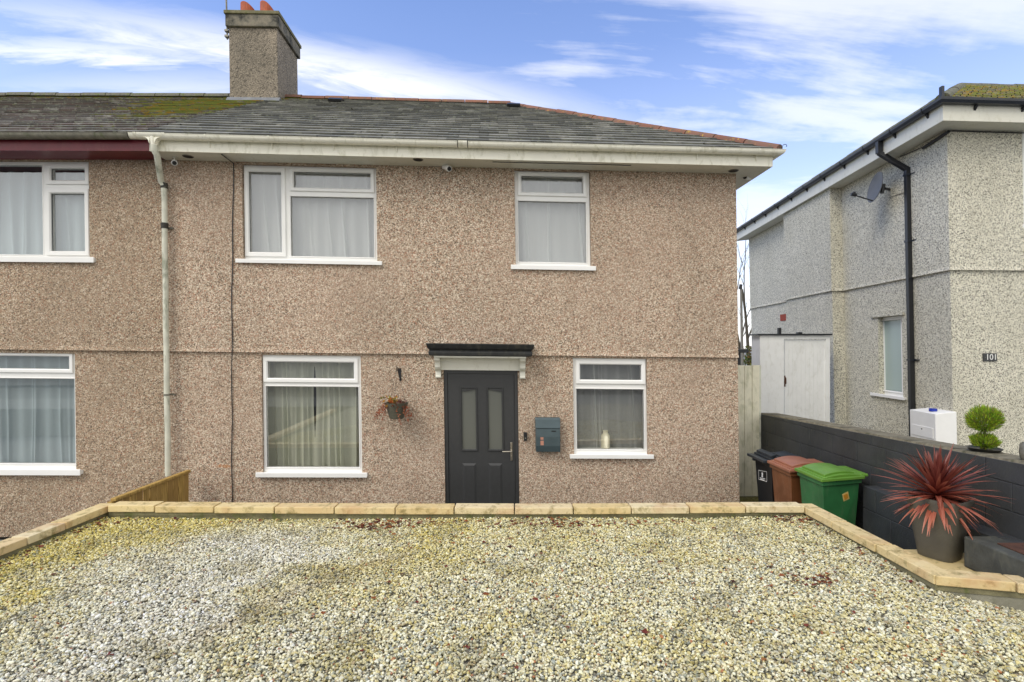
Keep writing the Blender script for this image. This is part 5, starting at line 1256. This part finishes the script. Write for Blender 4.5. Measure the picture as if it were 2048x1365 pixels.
# waste outlet and hole low on the wall
u, v = NS.inv(1738, 866, .06); mb = MB(NS); mb.tube([(u, 0, v), (u, .16, v - .02)], .04, 10); mb.build('waste_pipe', 'black', nb)
u, v = NS.inv(1790, 872, .0); mb = MB(NS); mb.tube([(u, 0, v), (u, .004, v)], .03, 10); mb.build('wall_hole', 'rust', nb)
# post above hipped corner of the gutter
q = P2(OV2 + .08, vg2, 1); mb = MB(); mb.box(q[0] - .02, q[0] + .02, q[1] - .03, q[1] + .03, q[2] - .02, q[2] + .17); mb.build('gutter_stop', 'dark_navy', g2)

# satellite dish
du, dv = NS.inv(1768, 380, .12); base = Vector(NS.P(du, .0, dv)); 
t = thing('satellite_dish', tuple(base), 'grey satellite dish seen edge on beside the black downpipe', 'satellite dish')
cen = Vector(dp(1758, 376, base.y - .12)); ax = Vector((-.93, .16, .18)).normalized(); sx = ax.cross(Vector((0, 0, 1))).normalized(); sy = sx.cross(ax).normalized()
mb = MB(); n = 24; P = []; rings = 5; RR = .285
for sd in (0, 1):
    for i in range(rings + 1):
        for k in range(n):
            r = RR * i / rings; t_ = 2 * math.pi * k / n; p = cen + sx * r * math.cos(t_) * .95 + sy * r * math.sin(t_) * 1.05 + ax * (r * r * .95 - .008 * sd); P.append(tuple(p))
fs = []
for sd in (0, 1):
    o_ = sd * (rings + 1) * n
    for i in range(rings):
        for k in range(n): fs.append((o_ + i * n + k, o_ + i * n + (k + 1) % n, o_ + (i + 1) * n + (k + 1) % n, o_ + (i + 1) * n + k))
for k in range(n): fs.append((rings * n + k, rings * n + (k + 1) % n, (2 * rings + 1) * n + (k + 1) % n, (2 * rings + 1) * n + k))
mb.add(P, fs); mb.build('dish', 'dish', t, smooth=True)
mb = MB(); tip = cen + ax * .42 - sy * .20; mb.tube([tuple(cen - sy * RR * .95 + ax * .05), tuple(tip)], .012, 6); mb.build('arm', 'black', t)
mb = MB(); mb.tube([tuple(tip - ax * .04), tuple(tip + ax * .05 + sy * .01)], .035, 10); mb.tube([tuple(tip + sy * .03), tuple(tip + sy * .06)], .025, 8); mb.build('receiver', 'black', t)
mb = MB(); mb.tube([tuple(cen - ax * .01), tuple(cen - ax * .10), tuple(base)], .028, 8); mb.tube([tuple(cen - ax * .07 - sy * .1), tuple(cen - ax * .07 + sy * .08)], .035, 8); mb.build('mount', 'black', t)

# house number plate
r = NF.rect(1967, 1994, 707, 723, .02); t = thing('house_number_sign', NF.P(r[0], 0, r[2]), 'small dark slate plaque reading 101 on the cream wall', 'sign')
mb = MB(NF); mb.box(r[0], r[1], .002, .02, r[2], r[3]); plate = mb.build('plaque', 'door', t, bev=.002)
fc = bpy.data.curves.new('number_text', 'FONT'); fc.body = '101'; fc.size = (r[3] - r[2]) * 1.02; fc.extrude = .001; fc.align_x = 'CENTER'; fc.align_y = 'CENTER'; fc.materials.append(M['white_fab'])
to = bpy.data.objects.new('number', fc); COL.objects.link(to); to.parent = t
lp_ = Vector(NF.P((r[0] + r[1]) / 2 + .02, .0225, (r[2] + r[3]) / 2)) - Vector(t['_o']); to.location = lp_; to.rotation_euler = (math.pi / 2, 0, A_F)
bpy.context.view_layer.update()
nme = bpy.data.meshes.new_from_object(to.evaluated_get(bpy.context.evaluated_depsgraph_get())); nloc, nrot = to.location.copy(), to.rotation_euler.copy(); bpy.data.objects.remove(to)
to = bpy.data.objects.new('number', nme); COL.objects.link(to); to.parent = t; to.location = nloc; to.rotation_euler = nrot
mb = MB(NF); mb.tube([(r[0] + .035, .02, (r[2] + r[3]) / 2), (r[0] + .035, .024, (r[2] + r[3]) / 2)], .006, 8); mb.build('screw', 'galv', t)

# meter box with blue cap
r0 = NS.inv(1897, 850, .2)[0]; uA = NS.inv(1869, 850, .32)[0]; 
t = thing('meter_box', NS.P(.1, 0, -1.9), 'white meter cabinet on the cream wall with a blue cap on top', 'meter box')
# cabinet: front face spans px 1820..1870, right-hand end 1870..1897
vt_, vb_ = NS.inv(1870, 824, .3)[1], NS.inv(1875, 896, .3)[1]
uF = NS.inv(1871, 850, .34)[0]; uB = NS.inv(1820, 850, .34)[0]; uF2 = NS.inv(1897, 850, .04)[0]
mb = MB(NS); 
fr0, fr1 = uF, uB
P = [(fr0 + .0, .34, vb_ + .02), (fr0, .0, vb_ + .02), (fr1, 0, vb_ + .02), (fr1, .34, vb_ + .02), (fr0, .34, vt_ - .03), (fr0, .0, vt_ + .01), (fr1, .0, vt_ + .01), (fr1, .34, vt_ - .03)]
mb.add(P, [(0, 1, 2, 3), (4, 7, 6, 5), (0, 4, 5, 1), (1, 5, 6, 2), (2, 6, 7, 3), (3, 7, 4, 0)]); mb.build('cabinet', 'white_fab', t, bev=.008)
mb = MB(NS); mb.box(fr0 + .05, fr1 - .05, .341, .35, vb_ + .14, vt_ - .28); mb.build('cabinet_door', 'white_fab', t, bev=.004)
mb = MB(NS); um = (fr0 + fr1) / 2; mb.tube([(um, .35, vt_ - .33), (um, .354, vt_ - .33)], .012, 8); mb.build('lock', 'slot', t)
mb = MB(NS); mb.tube([(fr0 + .25, .2, vt_ - .012), (fr0 + .25, .2, vt_ + .035)], .06, 14); tag(mb.build('blue_cap', 'blue', None, smooth=True), 'blue plastic cap lying on top of the white meter cabinet', 'cap')

# white lean-to with door
SY = 11.4; t = thing('lean_to', (6, SY, PATH_Z), 'white boarded lean-to with door against the cream house', 'lean-to')
lx = lambda p: (p - CX) / F * SY; lz = lambda p: CZ + (HY - p) / F * SY
def xbox(mb, x0, x1, y0, y1, z0, z1): mb.box(x0, x1, y0, y1, z0, z1)
zb2 = PATH_Z
mb = MB(); mb.box(lx(1520), lx(1568), SY, SY + .04, zb2, lz(671.5)); mb.build('fixed_panel', 'shed_white', t)
mb = MB(); x = lx(1570.5)
xe = lx(1652)
while x < xe - .02:
    x1 = min(xe, x + .093); mb.box(x + .001, x1 - .001, SY + .035, SY + .06, zb2 + .05, lz(680)); x += .093
ld = mb.build('door', 'shed_white', t, bev=.0015)
mb = MB(); hx, hz_ = lx(1570), 0
mb.tube([(lx(1571), SY + .035, lz(754)), (lx(1571.5), SY - .01, lz(757)), (lx(1571.5), SY - .01, lz(767)), (lx(1571), SY + .035, lz(770))], .011, 6); mb.box(lx(1569.5), lx(1572.5), SY + .03, SY + .037, lz(774), lz(752)); mb.build('handle', 'rust', ld)
mb = MB(); mb.box(lx(1568.3), lx(1660), SY + .0, SY + .05, lz(678), lz(672)); mb.box(xe, lx(1660), SY + .0, SY + .05, zb2, lz(678.3)); mb.build('door_frame', 'shed_white', t)
mb = MB(); mb.box(lx(1514), lx(1663), SY - .04, SY + .42, lz(671), lz(668)); mb.build('roof', 'black', t)
mb = MB(); mb.box(lx(1520), lx(1520) + .04, SY + .045, SY + .40, zb2, lz(672)); mb.build('side_panel', 'shed_white', t)
mb = MB(); mb.box(lx(1571), lx(1577), SY + .3, SY + .36, lz(669), lz(655)); mb.box(lx(1612), lx(1620), SY + .3, SY + .4, lz(669), lz(664)); mb.build('vent_stub', 'black', t)

# ================================================================== wheelie bins
def bin_(label, corner, wx, dy, zlid, body, lid, style):
    """corner: plan position of the near left lid corner."""
    x0, y0 = corner; t = thing('wheelie_bin', (x0 + wx / 2, y0 + dy / 2, PATH_Z), label, 'bin', 'wheelie bins by the garden wall')
    mb = MB(); tp = .05; ins = .03; zt = zlid - .01; sh = .14 * (wx / .53)
    def pl(a, b): return (x0 + a * wx, y0 + b * dy + sh * a * .45)
    def corners(i): return [(x0 + i, y0 + i + 0), (x0 + wx - i, y0 + i + sh), (x0 + wx - i, y0 + dy - i + sh), (x0 + i, y0 + dy - i)]
    T = corners(ins); B = corners(ins + tp); T2 = corners(.012)
    P = [(*p, PATH_Z + .04) for p in B] + [(*p, zt - .05) for p in T] + [(*p, zt - .045) for p in T2] + [(*p, zt) for p in T2]
    mb.add(P, [(4 * k + i, 4 * k + (i + 1) % 4, 4 * k + 4 + (i + 1) % 4, 4 * k + 4 + i) for k in range(3) for i in range(4)] + [(0, 1, 2, 3), (12, 13, 14, 15)])
    bd = mb.build('bin_body', body, t, bev=.018)
    # lid: rim and raised dome
    mb = MB()
    def grid_lid(lo, hi, zf, nx=14, ny=10):
        P = []; 
        for j in range(ny + 1):
            for i in range(nx + 1):
                a, b_ = i / nx, j / ny; P.append((x0 + lo[0] + (wx - lo[0] - hi[0]) * a, y0 + lo[1] + (dy - lo[1] - hi[1]) * b_ + sh * a, zf(a, b_)))
        fs = [(j * (nx + 1) + i, j * (nx + 1) + i + 1, (j + 1) * (nx + 1) + i + 1, (j + 1) * (nx + 1) + i) for j in range(ny) for i in range(nx)]
        o_ = len(P); P += [(p[0], p[1], zlid - .004) for p in P[:o_]]
        edge = [i for i in range(nx + 1)] + [(j) * (nx + 1) + nx for j in range(1, ny + 1)] + [ny * (nx + 1) + i for i in range(nx - 1, -1, -1)] + [j * (nx + 1) for j in range(ny - 1, 0, -1)]
        m_ = len(edge)
        for k in range(m_): fs.append((edge[k], edge[(k + 1) % m_], o_ + edge[(k + 1) % m_], o_ + edge[k]))
        mb.add(P, fs)
    grid_lid((-.008, -.008), (-.008, -.008), lambda a, b_: zlid + .024)
    if style == 'dome':
        grid_lid((.03, .012), (.02, .012), lambda a, b_: zlid + .034 + .02 * math.sin(math.pi * min(1, a * 1.05)) )
        grid_lid((.05, .045), (.07, .045), lambda a, b_: zlid + .046 + .036 * math.sin(math.pi * (.12 + .82 * a)) ** 1.0 * (1 - .12 * (2 * b_ - 1) ** 2))
    else:
        grid_lid((.02, .02), (.30, .02), lambda a, b_: zlid + .04 + .012 * (1 - a)); grid_lid((.04, .05), (.33, .05), lambda a, b_: zlid + .075 + .012 * (1 - a) if 0 <= a else 0)
        grid_lid((.26, .03), (.0, .03), lambda a, b_: zlid + .045)
    ld_ = mb.build('lid', lid, t, smooth=False, bev=.006)
    if style == 'dome':
        mb = MB(); mb.box(x0 + wx + .0, x0 + wx + .09, y0 + sh + .06, y0 + dy + sh - .06, zlid + .0, zlid + .03); mb.build('hinge_handle', lid, ld_, bev=.008)
    else:
        mb = MB(); mb.box(x0 - .075, x0 - .01, y0 + .03, y0 + dy - .02, zlid + .0, zlid + .035); mb.box(x0 - .05, x0 - .02, y0 + dy - .16, y0 + dy - .12, zlid - .04, zlid); mb.build('lid_handle', lid, ld_, bev=.006)
    for yy in (y0 + sh + .03, y0 + dy + sh - .08):
        mb = MB(); mb.tube([(x0 + wx + .02, yy, PATH_Z + .1), (x0 + wx + .02, yy + .05, PATH_Z + .1)], .1, 18); mb.build('wheel', 'black', t)
    return t, pl
t, pl = bin_('green wheelie bin with an orange diamond sticker nearest the camera', (3.21, 5.30), .53, .50, CZ - 1.39, 'green_bin', 'green_lid', 'dome')
# diamond sticker on the near face
cx_, cy_, cz_ = dp(1687, 991.5, 5.40)
def yface(x, z):
    zb = PATH_Z + .04; zt = CZ - 1.39 - .06; f = (z - zb) / (zt - zb); i = .08 - .05 * f; return 5.30 + i + .14 * (x - 3.21 - i) / (.53 - 2 * i)
cx_ = 0
for _ in range(1): pass
cx_, cy_, cz_ = dp(1687, 991.5, 5.46)
def diamond(s, off, mat, name, par):
    mb = MB(); a_ = math.radians(62); P = []
    sh = .14 / .53
    for k in range(4):
        an = a_ + k * math.pi / 2; dx_, dz_ = s * math.cos(an), s * math.sin(an) * 1.05; P.append((cx_ + dx_, yface(cx_ + dx_, cz_ + dz_) - .004 - off, cz_ + dz_))
    P2_ = [(p[0], p[1] + .02, p[2]) for p in P]; mb.add(P + P2_, [(0, 1, 2, 3), (4, 5, 6, 7)] + [(i, (i + 1) % 4, 4 + (i + 1) % 4, 4 + i) for i in range(4)]); mb.build(name, mat, par)
diamond(.056, .0, 'sticker', 'sticker', t); diamond(.036, .003, 'sticker_in', 'sticker_centre', t)
t, pl = bin_('brown wheelie bin between the green and black bins', (3.18, 5.86), .53, .50, CZ - 1.43, 'brown_bin', 'brown_lid', 'dome')
t, pl = bin_('black wheelie bin with a white printed label nearest the gate', (3.24, 6.42), .50, .50, CZ - 1.46, 'black_bin', 'black_lid', 'flat')
# printed label on the left side face of the black bin
lab = []
def lface(px, py): 
    x = 3.24 + .034; 
    for _ in range(6):
        Y = x / ((px - CX) / F); z = CZ + (HY - py) / F * Y; x = 3.24 + .028 + (CZ - 1.52 - z) * .055
    return (x - .003, Y, z)
def strip(mb, p, q, wd):
    p, q = Vector(p), Vector(q); d = (q - p).normalized(); s_ = d.cross(Vector((1, 0, 0))).normalized() * wd; mb.add([tuple(p - s_), tuple(q - s_), tuple(q + s_), tuple(p + s_)], [(0, 1, 2, 3)])
mb = MB(); cs = [lface(1517.5, 941), lface(1534, 944), lface(1534, 963.5), lface(1518, 959)]
for i in range(4): strip(mb, cs[i], cs[(i + 1) % 4], .0035)
c_ = Vector(lface(1525, 948)); 
mb.add([tuple(c_ + Vector((0, math.cos(k * .785) * .022, math.sin(k * .785) * .020))) for k in range(8)], [tuple(range(8))])
mb.add([tuple(c_ + Vector((0, y_, z_))) for y_, z_ in ((-.015, -.018), (.015, -.018), (.02, -.045), (-.02, -.045))], [(0, 1, 2, 3)])
for k, yy in enumerate((956.5, 959)): strip(mb, lface(1520 + k, yy - .5), lface(1531 - 2 * k, yy + 2), .0045)
mb.build('printed_label', 'white_fab', t, smooth=None)

# ================================================================== potted cordyline
pc = (3.48, 4.17); zs = 0.0
t = thing('potted_cordyline', (*pc, zs), 'spiky red cordyline in a tall taupe planter on the sandstone landing', 'potted plant')
m, nt, b, _ = new_mat('ribbed_planter'); vv2 = obj_vec(nt, (1, 1, 1)); wv = N(nt, 'ShaderNodeTexWave', wave_type='BANDS', bands_direction='Z'); wv.inputs['Scale'].default_value = 26; wv.inputs['Distortion'].default_value = 1.5; wv.inputs['Detail Scale'].default_value = 4; nt.links.new(vv2, wv.inputs[0])
n1 = noise_t(nt, vv2, 4, 5); c = ramp(nt, n1.outputs[0], [(.3, (.085, .08, .065)), (.7, (.135, .128, .105))]).outputs[0]; nt.links.new(c, b.inputs['Base Color']); bump(nt, b, wv.outputs[0], .25, .004); b.inputs['Roughness'].default_value = .6; M['ribbed'] = m
def rsq(r, n=32, p=4.0, rot=.5):
    out = []
    for k in range(n):
        t_ = 2 * math.pi * k / n; c_, s_ = math.cos(t_), math.sin(t_); q = (abs(c_) ** p + abs(s_) ** p) ** (-1 / p) * r; a_ = t_ + rot; out.append((q * math.cos(a_), q * math.sin(a_)))
    return out
mb = MB(); lv = [(.118, .0), (.124, .01), (.190, .455), (.194, .465), (.194, .49), (.180, .49), (.172, .43)]; P = []; n = 32
for r, z in lv: P += [(pc[0] + a_, pc[1] + b_, zs + z) for a_, b_ in rsq(r)]
mb.add(P, [(i * n + k, i * n + (k + 1) % n, (i + 1) * n + (k + 1) % n, (i + 1) * n + k) for i in range(len(lv) - 1) for k in range(n)] + [tuple(range(n))]); mb.build('planter', 'ribbed', t, smooth=True)
mb = MB(); mb.add([(pc[0] + a_, pc[1] + b_, zs + .44) for a_, b_ in rsq(.174)], [tuple(range(n))]); mb.build('soil', 'soil', t, smooth=None)
mb = MB(); mb.tube([(*pc, zs + .37), (pc[0] - .01, pc[1] - .01, zs + .50)], [.028, .02], 10); mb.build('stem', 'bark', t)
mb = MB(); cols = []; rr = random.Random(17); hub = Vector((pc[0] - .035, pc[1] - .02, zs + .47))
NL = 195
for k in range(NL):
    q = k / NL; el = math.radians(85 - 118 * q ** 1.05 + rr.uniform(-9, 9)); az = k * 2.39996 + rr.uniform(-.25, .25)
    L = rr.uniform(.34, .47) * (1 if q > .25 else .80) * (1.0 if q < .75 else .85); wd = rr.uniform(.011, .018); d = Vector((math.cos(az) * math.cos(el), math.sin(az) * math.cos(el), math.sin(el)))
    side = d.cross(Vector((0, 0, 1))).normalized(); seg = 9; p = hub + Vector((0, 0, .06 * (1 - q))) + d * .012; P = []; droop = rr.uniform(.1, 1.1) * (.35 + q) * .9
    cr_ = Vector((.13, .008, .011)).lerp(Vector((.50, .12, .07)), min(1, max(0, q * 1.15 - .12 + rr.uniform(-.12, .12))))
    tipc = Vector((.62, .27, .17)); cc = []
    for i in range(seg + 1):
        s_ = i / seg; ww = wd * (.55 + 1.8 * s_ * (1 - s_) + .25 * (1 - s_)) * (1 - s_ ** 3); ww = max(ww, .0008)
        nrm = side.cross(d).normalized(); P += [tuple(p - side * ww + nrm * ww * .35), tuple(p), tuple(p + side * ww + nrm * ww * .35)]
        cx2 = cr_.lerp(tipc, (s_ ** 1.4) * .55 * (.4 + q)); cc += [(*cx2, 1), (*(cx2 * .78), 1), (*cx2, 1)]
        d = (d + Vector((0, 0, -1)) * droop * .055 * (1 + s_ * 1.2)).normalized(); p = p + d * L / seg
    mb.add(P, [(3 * i + j, 3 * i + j + 1, 3 * i + j + 4, 3 * i + j + 3) for i in range(seg) for j in (0, 1)]); cols += cc
o = mb.build('foliage', 'strap', t, smooth=None, cols=cols)
for p in o.data.polygons: p.use_smooth = True

# topiary on the garden wall
ty = 4.42; tp_ = dp(1969, 913, ty); zt0 = ZW(ty) + .016; tx = XW(ty) + .17
tx = (1969 - CX) / F * ty
t = thing('topiary', (tx, ty, zt0), 'bright green two ball topiary in a shallow dark bowl on the garden wall', 'potted plant')
mb = MB(); mb.lathe([(.07, 0), (.10, .004), (.118, .028), (.124, .03), (.115, .03), (.10, .02), (.02, .02)], (tx, ty, zt0), 24); mb.build('bowl', 'black', t, smooth=True)
mb = MB(); mb.tube([(tx, ty, zt0 + .02), (tx + .004, ty, zt0 + .12), (tx - .004, ty, zt0 + .28)], .010, 8); mb.build('stem', 'bark', t)
mb = MB(); cols = []; rr = random.Random(33)
for (cz, rx, rz, n_) in ((.275, .112, .100, 4600), (.085, .088, .056, 2600)):
    for _ in range(n_):
        a_ = rr.uniform(0, 6.28); b_ = math.asin(rr.uniform(-1, 1)); rad = rr.uniform(.35, 1) ** .5 * (1 + .16 * noise.noise(Vector((math.cos(a_) * 2.2, math.sin(a_) * 2.2, b_ * 2 + cz * 9))))
        lobes = 1 + .10 * math.sin(a_ * 5 + b_ * 3)
        up = Vector((math.cos(a_) * math.cos(b_), math.sin(a_) * math.cos(b_), math.sin(b_))); p = Vector((tx, ty, zt0 + cz)) + Vector((up.x * rx, up.y * rx, up.z * rz)) * rad * lobes
        if cz > .2: p.x += (.02 * up.z)
        gdir = (up + Vector((0, 0, .9)) + Vector((rr.uniform(-.5, .5),) * 3)).normalized(); L_ = rr.uniform(.02, .042); e_ = gdir.cross(Vector((rr.uniform(-1, 1), rr.uniform(-1, 1), rr.uniform(-1, 1)))).normalized() * .0034
        g_ = rr.uniform(.75, 1.25); c_ = rr.choice([(.42 * g_, .50 * g_, .04), (.22 * g_, .20 * g_, .05), (.28 * g_, .46 * g_, .03), (.18 * g_, .34 * g_, .02)])
        mb.add([tuple(p - e_), tuple(p + e_), tuple(p + gdir * L_)], [(0, 1, 2)]); cols.extend([(*c_, 1)] * 3)
mb.build('foliage', 'leaf', t, smooth=None, cols=cols)
# rounded grey lamp-like pot at the very edge
q = dp(2050, 905, 4.0); mb = MB(); mb.lathe([(.03, 0), (.045, .02), (.05, .07), (.045, .12), (.03, .145), (.01, .15)], (q[0] + .02, 4.0, ZW(4.0) + .012), 16)
tag(mb.build('ornament', 'galv', None, smooth=True), 'rounded grey metal ornament on the wall at the right edge', 'ornament')
print(rWE, rWF, H.rect(-200, 190, 345, 520, -.16), H.inv(-200,430,0), H.inv(0,430,0));print('VS', VS, 'VG', VG, 'VB', VB, 'UC', UC, 'pitch', math.degrees(math.atan2(VRR - VR0, WR0 - WRR)), 'fascia check', H.inv(1100, 318, OV), 'hip', UHIP, UE0, 'nb', VB2, VS2)
for o in bpy.data.objects:
    if '_o' in o: del o['_o']
